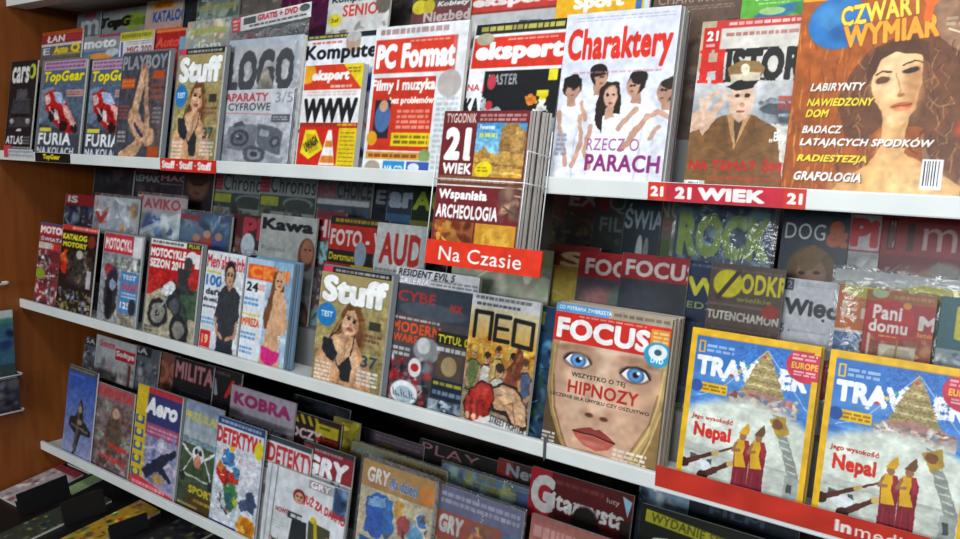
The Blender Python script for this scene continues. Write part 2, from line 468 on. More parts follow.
# front lip top of every shelf: y, z
SHELF = {0: (1.305, EYE[2] + 0.476), 1: (1.2549, EYE[2] - 0.0361), 2: (1.3092, EYE[2] - 0.5559), 3: (1.3563, EYE[2] - 1.0960)}
RISE = {1: 0.085, 2: 0.10, 3: 0.10}
STEP = 0.10
LIP_H, LIP_T, SINK = 0.031, 0.012, 0.013
def shelf_point(s, x, into, up, rise=0.0):
    """along the shelf, into the rack (level), then up a leaning magazine that stands on a step of that rise"""
    y, z = SHELF[s]
    return np.array([x, y + into, z - SINK + rise]) + UP * up
def sight(px, py):
    return CAM_R @ np.array([(px - CX) / FOC, (py - CY) / FOC, 1.0])
def on_plane(px, py, s, into, rise=0.0):
    """where the line of sight meets a magazine plane: returns x along the shelf and height up the magazine"""
    o = shelf_point(s, 0, into, 0, rise); d = sight(px, py)
    t = INTO @ (o - EYE) / (INTO @ d)
    p = EYE + d * t
    return p[0], UP @ (p - o), t
def px_of(p):
    q = CAM_R.T @ (np.array(p) - EYE)
    return CX + FOC * q[0] / q[2], CY + FOC * q[1] / q[2]

# ------------------------------------------------------------------ structure
floor = link('floor', box_mesh('floor', [(-6, -10.0, -0.05, 5, 2.4, 0.0)]), [M_FLOOR]); tag(floor, kind='structure')
wallb = link('wall_back', box_mesh('wall_back', [(-5, 1.95, 0, 3, 2.05, 3.1)]), [M_BACK]); tag(wallb, kind='structure')

rack = empty('magazine_rack', (X_LEFT, 1.3, 0))
tag(rack, 'long magazine rack with white shelf lips and a brown wood end panel', 'rack')
def rpart(name, me, mts, parent=None):
    o = link(name, me, mts); o.parent = parent or rack
    o.matrix_parent_inverse = Matrix.Translation((-X_LEFT, -1.3, 0)) if parent is None else Matrix.Identity(4)
    return o
rpart('end_panel', box_mesh('end_panel', [(X_LEFT - 0.03, 0.80, 0.001, X_LEFT, 1.88, 2.6)], 0.002), [M_WOOD])
rpart('back_panel', box_mesh('back_panel', [(X_LEFT, 1.84, 0.001, X_RIGHT, 1.88, 2.6)]), [M_BACK])
def shelf_unit(s, x_cuts, deep, tiers):
    o = empty('shelf'); o.parent = rack; o.matrix_parent_inverse = Matrix.Translation((-X_LEFT, -1.3, 0))
    o.location = shelf_point(s, 0, 0, 0)
    link('shelf_board', box_mesh('shelf_board', [(X_LEFT + .001, 0.0, -0.014, X_RIGHT, deep, 0.0)]), [M_WHITE], o)
    for a, b in zip(x_cuts[:-1], x_cuts[1:]):
        link('front_lip', box_mesh('front_lip', [(a + .0008, -LIP_T, SINK - LIP_H, b - .0008, 0.0, SINK)], 0.0025), [M_WHITE], o)
    for t in range(1, tiers):
        link('riser_step', box_mesh('riser_step', [(X_LEFT + .001, t * STEP - .006, 0.0 if t == 1 else (t - 1) * RISE[s], X_RIGHT, t * STEP, t * RISE[s] - .004),
             (X_LEFT + .001, t * STEP - .006, t * RISE[s] - .004, X_RIGHT, (t + 1) * STEP - .006, t * RISE[s])]), [M_STEP], o)
    return o
shelf_unit(1, [X_LEFT + .001, -1.02, X_RIGHT], 0.40, 3)
JOINT = on_plane(546, 440, 2, -LIP_T)[0]
shelf_unit(2, [X_LEFT + .001, on_plane(146, 332, 2, -LIP_T)[0], JOINT, X_RIGHT], 0.40, 3)
shelf_unit(3, [X_LEFT + .001, -1.35, X_RIGHT], 0.36, 3)
# the top shelf, seen from below
y, z = SHELF[0]
o = empty('shelf'); o.parent = rack; o.matrix_parent_inverse = Matrix.Translation((-X_LEFT, -1.3, 0)); o.location = (0, y, z)
link('front_lip', box_mesh('front_lip', [(X_LEFT + .001, 0.0, -0.032, X_RIGHT, 0.068, 0.0)], 0.002), [M_WHITE], o)
link('shelf_board', box_mesh('shelf_board', [(X_LEFT + .001, 0.068, -0.012, X_RIGHT, 0.53, 0.0)]), [M_WHITE], o)
# clear dividers that keep the raised magazines upright
def divider(s, t, x0, x1, h):
    p = shelf_point(s, 0, t * STEP - .0032, 0, t * RISE[s] + .0006)
    o = link('clear_divider', box_mesh('clear_divider', [(x0, -.0015, 0, x1, .0015, h)], .0006), [M_ACRYL])
    o.parent = rack; o.matrix_parent_inverse = Matrix.Translation((-X_LEFT, -1.3, 0))
    o.location = p; o.rotation_euler = (-LEAN, 0, 0)
for s, cuts in ((1, (-2.94, -1.9, -1.0, -.2, .6)), (2, (-2.94, -2.1, -1.35, -.62, -.02, .6)), (3, (-2.94, -2.0, -1.3, -.6, .6))):
    for a, b in zip(cuts[:-1], cuts[1:]):
        divider(s, 1, a + .004, b - .004, .165)
        pass

# ------------------------------------------------------------------ magazines
WARN = []
_n = [0]
def magazine(root_name, w, h, th, art, res, label, group, edge='e9e6dd', spine='999999', bag=None, sleeve=None, cat='magazine', curl=0.0, bow=0.0, vis=1.0):
    _n[0] += 1; seed = _n[0]
    root = empty(root_name)
    tag(root, label, cat, group)
    nyt = max(8, res[1])
    if vis < 1:                                    # the drawn part of the cover runs down to where the row in front hides it
        nyv = max(6, int(nyt * vis))
        cv = Canvas(w, h * vis, max(8, res[0]), nyv, seed); cv.bg('888888'); art(cv)
        rep = np.concatenate([cv.A] + [cv.A[::-1], cv.A] * 2)[:nyt * cv.ss]
        cv.A = rep; cv.ny = nyt; cv.H = nyt * cv.ss; cv.asp = h / w
    else:
        cv = Canvas(w, h, max(8, res[0]), nyt, seed); cv.bg('888888'); art(cv)
    def bend(xn, zn): return curl * zn ** 2.2 + bow * (np.cos(np.asarray(xn) * math.pi) - 1) * -1
    link('page_block', block_mesh('page_block', w - .001, th - .0012, h - .001, bend, .0006, .0004), [pages_mat(edge)], root)
    link('cover', sheet_mesh('cover', w, h, cv, bend, 0.0, spine, th), [M_PRINT], root)
    if bag:
        bw, bh = bag
        link('clear_bag', film_mesh('clear_bag', w + bw, h + bh, -.0028, th + .002, .0016, seed), [M_BAG], root)
    if sleeve:
        l, r, tp = sleeve          # grey sleeve sticking out left, right, above
        me = box_mesh('plastic_sleeve', [(-w / 2 - l, th + .0006, 0, w / 2 + r, th + .0016, h + tp)])
        link('plastic_sleeve', me, [M_SLEEVE], root)
    return root
def place(root, s, x, into, up, rise=0.0):
    root.location = shelf_point(s, x, into, up, rise)
    root.rotation_euler = (-LEAN, 0, 0)

GROUPS = {(1, 0): 'front row on the top magazine shelf', (1, 1): 'second tier of the top magazine shelf', (1, 2): 'back tier of the top magazine shelf',
          (2, 0): 'front row on the middle shelf', (2, 1): 'second tier of the middle shelf', (2, 2): 'back tier of the middle shelf',
          (3, 0): 'front row on the bottom shelf', (3, 1): 'second tier of the bottom shelf', (3, 2): 'back tier of the bottom shelf'}
def M(s, t, xl, yt, xr, label, art, d=0.0, th=.006, stack=0, edge='e9e6dd', spine='8a8a8a', bag=None, sleeve=None, hmax=None,
      stack_label=None, q=1.35, curl=None, extra=0.0, name='magazine', cat='magazine', vis=None, edges=None):
    if vis is None: vis = 1.0 if t == 0 else .64
    into = t * STEP + .004 + d
    rise = t * RISE[s] + .0008 + th * sL
    X0, h, dep = on_plane(xl, yt, s, into, rise)
    # find the right edge on the same height
    X1 = X0 + .1
    for _ in range(8):
        p = shelf_point(s, X1, into, h, rise); e = xr - px_of(p)[0]
        p2 = shelf_point(s, X1 + .001, into, h, rise); X1 += .001 * e / (px_of(p2)[0] - px_of(p)[0])
    w = X1 - X0
    if not (.13 < h < .40 and .10 < w < .36): WARN.append((label[:40], round(w, 3), round(h, 3)))
    if hmax and h > hmax: h = hmax
    rng = random.Random(int(xl * 7 + yt * 13 + s * 101))
    pw = abs(xr - xl) * q; ph = h * FOC / (dep * 1.0) * q
    root = magazine(name, w, h, th, art, (int(pw), int(ph)), label, GROUPS[(s, t)], edge, spine, bag, sleeve, cat,
                    curl=rng.uniform(-.0006, .0012) if curl is None else curl, bow=rng.uniform(0, .0005), vis=vis)
    place(root, s, (X0 + X1) / 2, into, 0, rise)
    # further copies standing behind it
    for k in range(stack):
        r2 = magazine(name, w, h * rng.uniform(.985, 1.0), th, plain(spine), (8, 8), stack_label, GROUPS[(s, t)] if not stack_label else 'copies stacked behind: ' + stack_label[:40],
                      (edges or [edge])[k % len(edges or [edge])], spine, cat=cat, curl=rng.uniform(-.0004, .0006))
        place(r2, s, (X0 + X1) / 2 + rng.uniform(-.003, .003), into + (k + 1) * (th + .0018), 0, rise)
    return root
def plain(c):
    def f(cv): cv.bg(c)
    return f

# ================================================================== covers of the top shelf, front row
def a_cars(c):
    c.bg('1b1b1e'); c.T('cars', 8, 6, 72, 24, 'e6e6e2', .03); c.E(84, 12, 12, 8, 'b9c23a'); c.E(80, 12, 6, 5, '1b1b1e')
    c.P([(18, 40), (82, 40), (92, 70), (8, 70)], '3a3b42'); c.R(14, 56, 86, 60, '15151a'); c.R(30, 30, 70, 42, '4a4c55'); c.E(20, 64, 8, 3, 'aaaaaa'); c.E(80, 64, 8, 3, 'aaaaaa')
    c.R(40, 72, 60, 75, 'd8d8d8'); c.PH(0,30,100,78,2,.2); c.T('ATLAS', 6, 80, 70, 89, 'efefef', .03); c.G(72, 80, 96, 89, '999', 3); c.R(0, 90, 30, 97, 'c53a4a'); c.G(32, 91, 98, 97, 'ddd', 2)
def a_gear(c):
    c.bg('4f6276'); c.P([(0, 30), (30, 26), (20, 60), (0, 66)], '6d8296'); c.R(60, 60, 100, 100, '4a515c'); c.P([(0, 64), (100, 80), (100, 100), (0, 100)], '3d444e')
    c.P([(6, 34), (26, 30), (48, 34), (66, 48), (86, 64), (90, 72), (74, 76), (50, 72), (30, 62), (12, 50)], 'b0161b'); c.P([(26, 32), (48, 34), (60, 44), (50, 46), (34, 42)], 'a9c2dc'); c.P([(50, 44), (66, 48), (88, 66), (80, 70), (62, 58)], 'dfa29a'); c.P([(40, 50), (56, 54), (70, 70), (54, 70)], '9a1016'); c.P([(8, 36), (18, 34), (24, 44), (12, 46)], 'd9b4b0'); c.E(30, 56, 8, 7, '1c1416'); c.E(58, 68, 9, 6, '1c1416'); c.E(84, 70, 8, 4, '2a1a1c'); c.L([(20, 48), (48, 64)], 2, 'e8c0ba'); c.L([(60, 50), (84, 68)], 2, 'f0d0c8')
    c.P([(34, 50), (42, 52), (46, 62), (38, 62)], 'd8d4d8'); c.PH(0, 26, 100, 78, 2.2, .2)
    c.R(0, 0, 100, 10, 'b79aa8'); c.G(4, 1, 96, 9, '7b3f86', 2)
    c.T('TopGear', 3, 11, 97, 25, 'f2e21c', .03, .15, o='6a5a10', ow=.02); c.R(60, 31, 98, 38, 'd9a49a', .8); c.G(62, 32, 96, 37, '8a4a50', 2)
    c.R(3, 70, 32, 74, 'd8cf4a'); c.T('FURIA', 2, 75, 80, 88, 'f0f3f6', .03, 0, o='2a3038', ow=.02); c.T('NA KOLACH', 2, 90, 88, 98, 'dfe4ec', .02)
def a_play(c):
    c.bg('40424c'); c.P([(60, 20), (100, 16), (100, 100), (74, 100)], '50464a')
    c.L([(50, 14), (45, 28), (36, 58)], 11, 'c4987a'); c.L([(47, 30), (40, 60)], 13, 'c9a07e'); c.L([(36, 58), (52, 72), (74, 78)], 22, 'bd9070'); c.L([(57, 16), (60, 40), (66, 60)], 8, 'b58a6c'); c.L([(66, 60), (70, 76)], 11, 'b58a6c'); c.L([(62, 72), (48, 88), (20, 97)], 17, 'c39674'); c.E(40, 64, 10, 9, 'd3aa88', .8, soft=.9); c.E(70, 78, 14, 7, 'cda080', .8, soft=.9)
    c.L([(40, 66), (60, 77)], 5, '3b3450'); c.E(50, 13, 6, 3, '9a5b4a'); c.E(58, 14, 4, 3, '8a4a3c'); c.PH(0, 10, 100, 100, 1.8, .2)
    c.T('PLAYBOY', 3, 3, 97, 16, '8f9397', .03)
    c.R(5, 24, 34, 33, 'c4501f'); c.G(6, 25, 32, 32, 'e08a4a', 2); c.R(72, 18, 94, 25, 'b8481f'); c.G(70, 28, 95, 44, '9a4a2f', 3); c.G(4, 48, 28, 62, '9a4636', 4); c.R(74, 86, 97, 98, 'a5481d'); c.G(6, 72, 24, 84, 'b9b0a8', 3); c.G(78, 50, 96, 66, '8a8a90', 4)
def a_stuff(c):
    c.bg('a4935f'); c.R(0, 70, 100, 100, '8f7d4c')
    c.P([(34, 40), (44, 28), (60, 28), (68, 40), (70, 60), (62, 74), (54, 62), (40, 60), (26, 70), (20, 62)], '6a4526'); c.L([(60, 30), (72, 52), (66, 76)], 5, '8a6236'); c.L([(40, 34), (26, 60)], 5, '9a7040')
    c.P([(40, 54), (58, 55), (64, 63), (82, 74), (88, 100), (2, 100), (4, 76), (14, 62), (30, 56)], 'c6946c'); c.E(34, 66, 16, 8, 'd6ab85', soft=.9); c.E(58, 76, 16, 9, 'd9ae88', soft=.9); c.E(16, 84, 10, 14, 'd0a078', soft=.9); c.L([(46, 58), (44, 82), (40, 100)], 3, 'a87852', .6); c.L([(64, 64), (76, 82), (80, 100)], 6, 'b5825a', .7)
    c.E(50, 42, 12, 13, 'd8aa83', rot=14, soft=.15); c.E(46, 47, 7, 7, 'e4bd98', .8, soft=.9); c.E(58, 44, 4, 8, 'b98860', .7, soft=.9)
    c.E(45.5, 40.5, 3.4, 1.3, '2e1f16', rot=14); c.E(55.5, 42.5, 3, 1.3, '2e1f16', rot=14); c.L([(42, 38), (49, 39)], 1, '4a3220'); c.L([(53, 40), (60, 41.5)], 1, '4a3220'); c.E(49, 49.5, 4.4, 1.6, 'a4544a', rot=12); c.E(49.5, 46, 2, 1.2, 'b5835e')
    c.P([(46, 27), (60, 28), (66, 40), (62, 44), (54, 34), (44, 34), (36, 44), (34, 38)], '6a4526')
    c.P([(12, 60), (26, 60), (35, 72), (30, 79), (20, 77), (12, 70)], '25272b'); c.P([(38, 82), (52, 70), (58, 80), (56, 93), (44, 92)], '25272b'); c.L([(22, 60), (36, 48)], 1.8, '25272b'); c.L([(54, 70), (58, 54)], 1.8, '25272b'); c.L([(33, 76), (40, 84)], 1.8, '25272b')
    c.L([(28, 100), (20, 88), (6, 80)], 7, 'cf9f78'); c.R(70, 44, 96, 66, '8d7a50', .5); c.PH(0, 26, 100, 100, 1.4, .16)
    c.R(0, 0, 100, 5, '201d1a'); c.G(20, 1, 96, 4.5, 'bbb', 1); c.R(2, 0, 16, 5, 'd53a5a')
    c.T('Stuff', 4, 7, 97, 30, 'f7f7f4', .055, 0, o='6b6146', ow=.02)
    c.E(14, 41, 14, 10, '2378b8'); c.T('TEST', 5, 38, 23, 43, 'd9ecf8', .03); c.R(76, 40, 92, 47, '3a342c'); c.G(62, 50, 95, 58, '6d3b36', 2); c.G(4, 80, 28, 97, 'efe6da', 5); c.T('37', 70, 68, 92, 78, '314a50', .03); c.G(66, 80, 95, 93, 'd9e4e4', 4)
def a_logo(c):
    c.bg('d2d3d7'); c.R(0, 0, 100, 6, 'c6cfdb'); c.T('LOGO', 2, 9, 92, 42, '33363b', .05)
    c.P([(44, 50), (46, 36), (52, 24), (58, 26), (66, 38), (70, 52)], '9a9284'); c.E(54, 28, 5, 5, 'b5a998'); c.P([(4, 50), (20, 44), (30, 54), (16, 62), (2, 60)], 'c8353d'); c.P([(50, 36), (62, 34), (66, 48), (52, 50)], '7d766a'); c.L([(92, 6), (92, 50)], 4, 'b8bcc2')
    c.BL(5, 48, 95, 98, ['9a9a9a', 'c8c8c8', '777', 'b03038'], 50, 10); c.PH(0, 20, 100, 100, 2.2, .16); c.G(62, 46, 96, 52, 'b04a4a', 2)
def a_aparaty(c):
    c.bg('dfe1e6'); c.GV(34, 100, 'd3d6dd', 'c3c7cf')
    c.P([(14, 48), (30, 44), (54, 46), (56, 74), (40, 82), (16, 78)], '7e848f'); c.P([(22, 44), (34, 41), (38, 47), (24, 49)], '4a4f58'); c.P([(54, 44), (76, 48), (90, 56), (88, 84), (62, 76), (56, 66)], '666b75'); c.P([(60, 52), (72, 54), (71, 62), (59, 60)], 'b9bec8'); c.E(32, 64, 13, 12, '2f333a'); c.E(32, 64, 9, 8.2, '6a707c'); c.E(31, 63, 5, 4.6, '22262c'); c.E(29, 61, 2, 1.6, 'c4ccd8'); c.E(54, 84, 15, 11, '4c515a'); c.E(54, 84, 9.5, 7, '9aa2ae'); c.E(53, 83, 5, 3.8, '24282e'); c.P([(6, 60), (16, 58), (16, 88), (6, 84)], '9aa0aa'); c.E(80, 68, 7, 7, '3c4149'); c.E(80, 68, 3.6, 3.6, '8f97a4'); c.P([(70, 84), (92, 88), (90, 98), (68, 96)], 'a8adb8')
    c.PH(0, 36, 100, 100, 1.3, .12)
    c.T('APARATY', 6, 5, 66, 16, 'c22d35', .03); c.T('CYFROWE', 12, 18, 70, 28, '2c2f36', .01); c.T('3/5', 76, 5, 98, 18, '8d929c', .0); c.L([(10, 31), (72, 33)], 1, 'd58a8a'); c.R(73, 33, 97, 43, '55585f'); c.G(75, 35, 95, 41, 'ddd', 2)
def a_komp(c):
    c.bg('e3e5ea'); c.R(0, 0, 100, 4, '1e2430'); c.G(2, .6, 60, 3.6, 'd8cc4a', 1); c.E(60, 7, 9, 8, 'b99a84'); c.E(60, 3, 9, 4, 'b9b6b4'); c.G(8, 5, 46, 8, 'c94a3a', 1)
    c.T('Komputer', 0, 8, 100, 22, '14161a', .03); c.BL(0, 30, 100, 100, ['2a4a9a', 'ddd', 'c33', '335'], 40, 12)
def a_www(c):
    c.bg('c9281b'); c.R(0, 0, 100, 24, 'd03a22'); c.E(6, 8, 14, 10, 'e8a021'); c.P([(66, 0), (100, 0), (100, 24)], 'e6d022'); c.G(74, 3, 95, 9, '8a5a10', 2); c.T('ekspert', 14, 5, 78, 18, 'f5f0ea', .05, .1); c.G(48, 19, 84, 23, 'f0dcd4', 1)
    c.R(0, 24, 100, 56, 'e9e8e6'); c.G(8, 25, 92, 30, 'c98f88', 2, .6); c.T('WWW', 4, 32, 96, 55, '1b1b1d', .05); c.R(0, 55, 100, 59, '9c2a20'); c.G(66, 55, 98, 59, 'f1c21d', 1)
    c.R(70, 60, 100, 100, 'e6c61e'); c.G(73, 63, 97, 97, '6b5a12', 9, .7, .5)
    c.P([(12, 62), (30, 62), (46, 80), (22, 90), (6, 84)], 'e6d31f'); c.P([(14, 66), (28, 66), (38, 80), (22, 85)], 'c9a818'); c.T('UWAGA', 12, 70, 36, 80, '2b2810', .03, 0, -30)
    c.P([(52, 62), (58, 62), (68, 96), (40, 96)], 'f0ece4'); c.P([(50, 72), (60, 72), (62, 78), (48, 78)], 'e0812a'); c.P([(45, 86), (64, 86), (67, 93), (42, 93)], 'e0812a'); c.R(38, 95, 70, 98, 'd86f20')
def a_pcf(c):
    c.bg('dfe2e4'); c.G(6, 1, 80, 7, '9a6f6f', 1); c.R(2, 9, 90, 32, 'd33a26'); c.R(86, 9, 90, 32, 'b9a0a0', .4); c.T('PC Format', 4, 12, 89, 29, 'f4f4f2', .05); c.G(40, 10, 84, 12, 'f2b7a8', 1)
    c.E(86, 40, 12, 9, 'b4aca6'); c.G(75, 48, 97, 96, '9aa4aa', 14, .6)
    c.R(4, 35, 72, 84, 'c8331f'); c.T('Filmy i muzyka', 2, 36, 72, 46, 'f6f4f0', .04); c.T('bez problemów', 24, 48, 72, 54, 'f4ece4', .04); c.G(34, 56, 70, 70, 'e8a58e', 4); c.R(8, 50, 26, 76, '2c2430'); c.E(18, 62, 9, 10, '4a6a9a'); c.E(18, 54, 5, 4, 'c59a80'); c.R(30, 72, 72, 81, 'e5c81f'); c.G(33, 73, 70, 80, '5d4a10', 2); c.E(8, 76, 6, 5, 'e2a020')
    c.R(3, 85, 74, 90, 'd99a35'); c.G(6, 85.6, 60, 89.5, '7c3a14', 1); c.E(68, 87, 6, 4.5, '7f9a5a'); c.R(0, 90.5, 76, 100, 'e6ecf0'); c.R(24, 91, 48, 99, '2a8ec8'); c.T('NA CD', 26, 94, 46, 98, 'e8f3fa', .03); c.R(50, 91, 74, 99, '3b5aa6'); c.E(58, 95, 6, 3, 'dfe6f4'); c.E(12, 96, 9, 5, 'a89a88')
def a_eksp(c):
    c.bg('e3e5e7'); c.R(2, 0, 100, 7, '1c1e1c'); c.G(8, 1, 98, 6, 'd4cc5a', 1); c.R(2, 9, 100, 29, 'd2301e'); c.T('ekspert', 5, 12, 100, 27, 'f5f3f0', .06); c.G(40, 10, 92, 12, 'f2b7a8', 1); c.E(14, 10, 10, 4, 'a8a48a')
    c.R(19, 31, 100, 100, '17191b'); c.T('NA J', 1, 39, 20, 45, 'c02f3a', .02); c.T('KA', 0, 48, 17, 60, '1d1e20', .04); c.T('GE', 0, 63, 18, 75, '1d1e20', .04)
    c.T('MASTER', 24, 33, 56, 40, '9a9da0', .02); c.E(28, 38, 5, 5, 'b23a45'); c.R(88, 31, 97, 38, 'e2d326'); c.R(78, 45, 90, 58, 'dfe2d8'); c.R(78, 44, 90, 49, 'e2cf2a'); c.E(72, 50, 4, 4, 'd98028')
    c.P([(20, 48), (34, 54), (60, 62), (100, 60), (100, 100), (19, 100)], 'c9ced4', .8); c.PH(19, 48, 100, 100, 4, .2); c.T('rynek', 55, 62, 92, 72, 'f0f2f4', .03); c.E(28, 53, 4, 3, 'b93038'); c.BL(20, 74, 100, 100, ['9aa', '556', 'ccd'], 24, 14)
def a_char(c):
    c.bg('d3d6e2'); c.GV(0, 100, 'd5d7e4', 'dde0e9'); sk = 'c49a84'
    def person(x, y, s_, hair, face, body, hx, long=0):
        c.P([(x - 17 * s_, y + 16), (x - 7, y + 9), (x + 7, y + 9), (x + 17 * s_, y + 17), (x + 18 * s_, y + 40), (x + 14 * s_, 108), (x - 14 * s_, 108), (x - 18 * s_, y + 40)], body)
        c.P([(x - 4, y + 4), (x + 4, y + 4), (x + 5, y + 11), (x - 4, y + 11)], 'b58a74')
        c.E(x, y - .5, 8.2 * s_, 6.6 * s_, hair); c.E(x + hx * 3, y + 1.6, 6 * s_, 5.8 * s_, face, soft=.2); c.E(x - hx * 1.5, y - 3.4, 8 * s_, 3.6 * s_, hair)
        c.E(x + hx * 5, y + .8, 1.4, .7, '3a2a24'); c.E(x + hx * 2, y + .8, 1.3, .7, '3a2a24'); c.E(x + hx * 4, y + 4.6, 1.8, .6, '8a4a44')
        c.L([(x - 9 * s_, y + 20), (x - 10 * s_, 100)], 2, 'b9bdcc', .6); c.L([(x + 8 * s_, y + 22), (x + 7 * s_, 100)], 2, 'b4b8c8', .6)
    c.oy = -4
    person(36, 41, .95, '251e1b', 'b98c74', 'e2e4ec', .6); person(97, 50, 1, '2e2521', 'b08670', 'd9dce6', -.9)
    person(12, 47, 1.05, '1f1b1a', 'a87e6a', 'dfe2ea', .3); person(70, 46, 1.0, '241d1b', 'bf937b', 'e6e8ef', -.9)
    c.P([(38, 50), (44, 44), (54, 45), (58, 54), (57, 72), (50, 78), (46, 66), (40, 74), (36, 64)], '2a1f1b')
    c.P([(34, 74), (40, 64), (58, 63), (66, 72), (64, 108), (34, 108)], 'edeef3'); c.E(48.5, 53, 6, 6.6, 'cfa48e', soft=.2); c.E(46, 52, 1.3, .7, '2c1f1a'); c.E(51, 52, 1.3, .7, '2c1f1a'); c.E(48.5, 56.6, 2, .7, '9a4a46'); c.P([(41, 50), (44, 60), (44, 74), (38, 70), (38, 56)], '2a1f1b'); c.P([(45, 59), (52, 59), (53, 65), (46, 66)], 'c49a84')
    c.L([(2, 62), (7, 78), (14, 92)], 4.2, sk); c.L([(23, 64), (26, 80), (20, 93)], 4.2, sk); c.L([(34, 70), (30, 84), (36, 94)], 4, sk); c.L([(58, 72), (66, 64), (73, 60)], 4.6, sk); c.L([(62, 84), (72, 74), (82, 64)], 4.2, 'bb907a'); c.L([(80, 66), (90, 62), (98, 64)], 4.4, sk); c.L([(86, 76), (92, 70)], 4, sk); c.L([(22, 56), (28, 66)], 3.4, sk)
    c.oy = 0; c.PH(0, 36, 100, 100, 1.3, .05)
    c.G(10, 2.5, 96, 6, '7a7c96', 2, .5, .6); c.T('Charaktery', 4, 9, 96, 33, 'd5301f', .035); c.G(12, 34, 92, 36, 'c07a80', 1, .6)
    c.R(3, 70, 12, 82, 'aab0c2', .6); c.G(3, 70, 13, 84, '6f7690', 5, .6)
    c.T('RZECZ O', 32, 73, 78, 80, 'a3578f', .005); c.T('PARACH', 32, 82, 97, 92, '8c2a72', .025)
def a_hist(c):
    c.bg('cfcac0'); c.R(0, 0, 20, 100, 'b9a58a'); c.GV(30, 60, 'c8c6c2', '99a0a6'); c.R(14, 0, 100, 5, 'c23a35'); c.G(26, 1, 98, 4, 'efd8d4', 1); c.R(3, 4, 19, 17, 'c8261f'); c.T('21', 6, 6, 17, 12, 'f2efe9', .04); c.G(6, 13, 16, 16, 'eecfcb', 1); c.G(24, 7, 98, 10.5, 'a35a52', 1)
    c.T('H', 3, 17, 25, 37, 'cf2a20', .05); c.R(1, 17, 12, 19, 'cf2a20'); c.R(15, 17, 27, 19, 'cf2a20'); c.R(1, 35, 12, 37, 'cf2a20'); c.R(15, 35, 27, 37, 'cf2a20')
    c.T('ISTORIA', 27, 17, 118, 36, '23211f', .05)
    for x in (27, 33.5, 57, 66, 90): c.R(x - 1.5, 17, x + 7, 18.6, '23211f'); c.R(x - 1.5, 34.6, x + 7, 36.2, '23211f')
    c.BL(60, 44, 100, 62, ['7d858c', '9aa1a6', '5d656c'], 20, 9); c.E(80, 52, 18, 3, '4d555a')
    c.ox, c.oy = -5, -5; c.P([(-2, 74), (18, 66), (36, 60), (62, 60), (84, 68), (98, 108), (-2, 108)], '76512c'); c.NO(.1, 20, 0, 60, 100, 100); c.P([(38, 60), (48, 80), (60, 60)], 'b98a5c'); c.P([(45, 62), (49, 78), (54, 62)], '4a3a28'); c.P([(36, 60), (46, 84), (30, 78)], '6a4826'); c.P([(62, 60), (52, 84), (70, 76)], '6a4826')
    c.ox, c.oy = -5, -5; c.E(50, 51, 11, 13, 'd8b39a', soft=.1); c.E(45.5, 49, 2.6, 1.1, '3a2a20'); c.E(55, 49, 2.6, 1.1, '3a2a20'); c.E(50.5, 54, 2, 1.6, 'b88b70'); c.E(50.5, 58.5, 4, 1, '9a5648')
    c.P([(34, 33), (46, 29), (62, 30), (68, 34), (64, 41), (38, 42)], '8a6a40'); c.P([(37, 37), (64, 36), (65, 41), (38, 43)], 'c4b8a0'); c.P([(34, 44), (48, 40), (64, 41), (60, 45), (46, 46)], '1d1a18'); c.E(50, 34, 4, 3, 'd8d0b8')
    c.P([(2, 62), (12, 56), (24, 58), (36, 46), (38, 49), (26, 64), (18, 72), (4, 72)], 'd2ae96'); c.L([(18, 50), (30, 47)], 4, 'd2ae96'); c.P([(0, 72), (14, 68), (24, 80), (10, 96), (0, 96)], '7d5730'); c.P([(10, 50), (20, 49), (24, 54), (14, 60)], 'd9bda8')
    c.ox = c.oy = 0; c.PH(0, 28, 100, 100, 1.0, .07); c.T('„Bryki”', 74, 65, 98, 72, 'f1ede6', .02); c.T('tak', 88, 73, 98, 79, 'efebe4', .02); c.R(78, 45, 98, 48, 'b4574d'); c.T('KRAJ', 78, 49, 98, 54, 'b03a34', .03)
    c.T('NA TEMAT ŚMIERCI', 3, 80, 118, 88, 'b4281c', .04); c.G(24, 90, 96, 94, 'a8402c', 1); c.R(0, 94, 20, 100, 'c9c3b4'); c.BAR(3, 94, 15, 99)
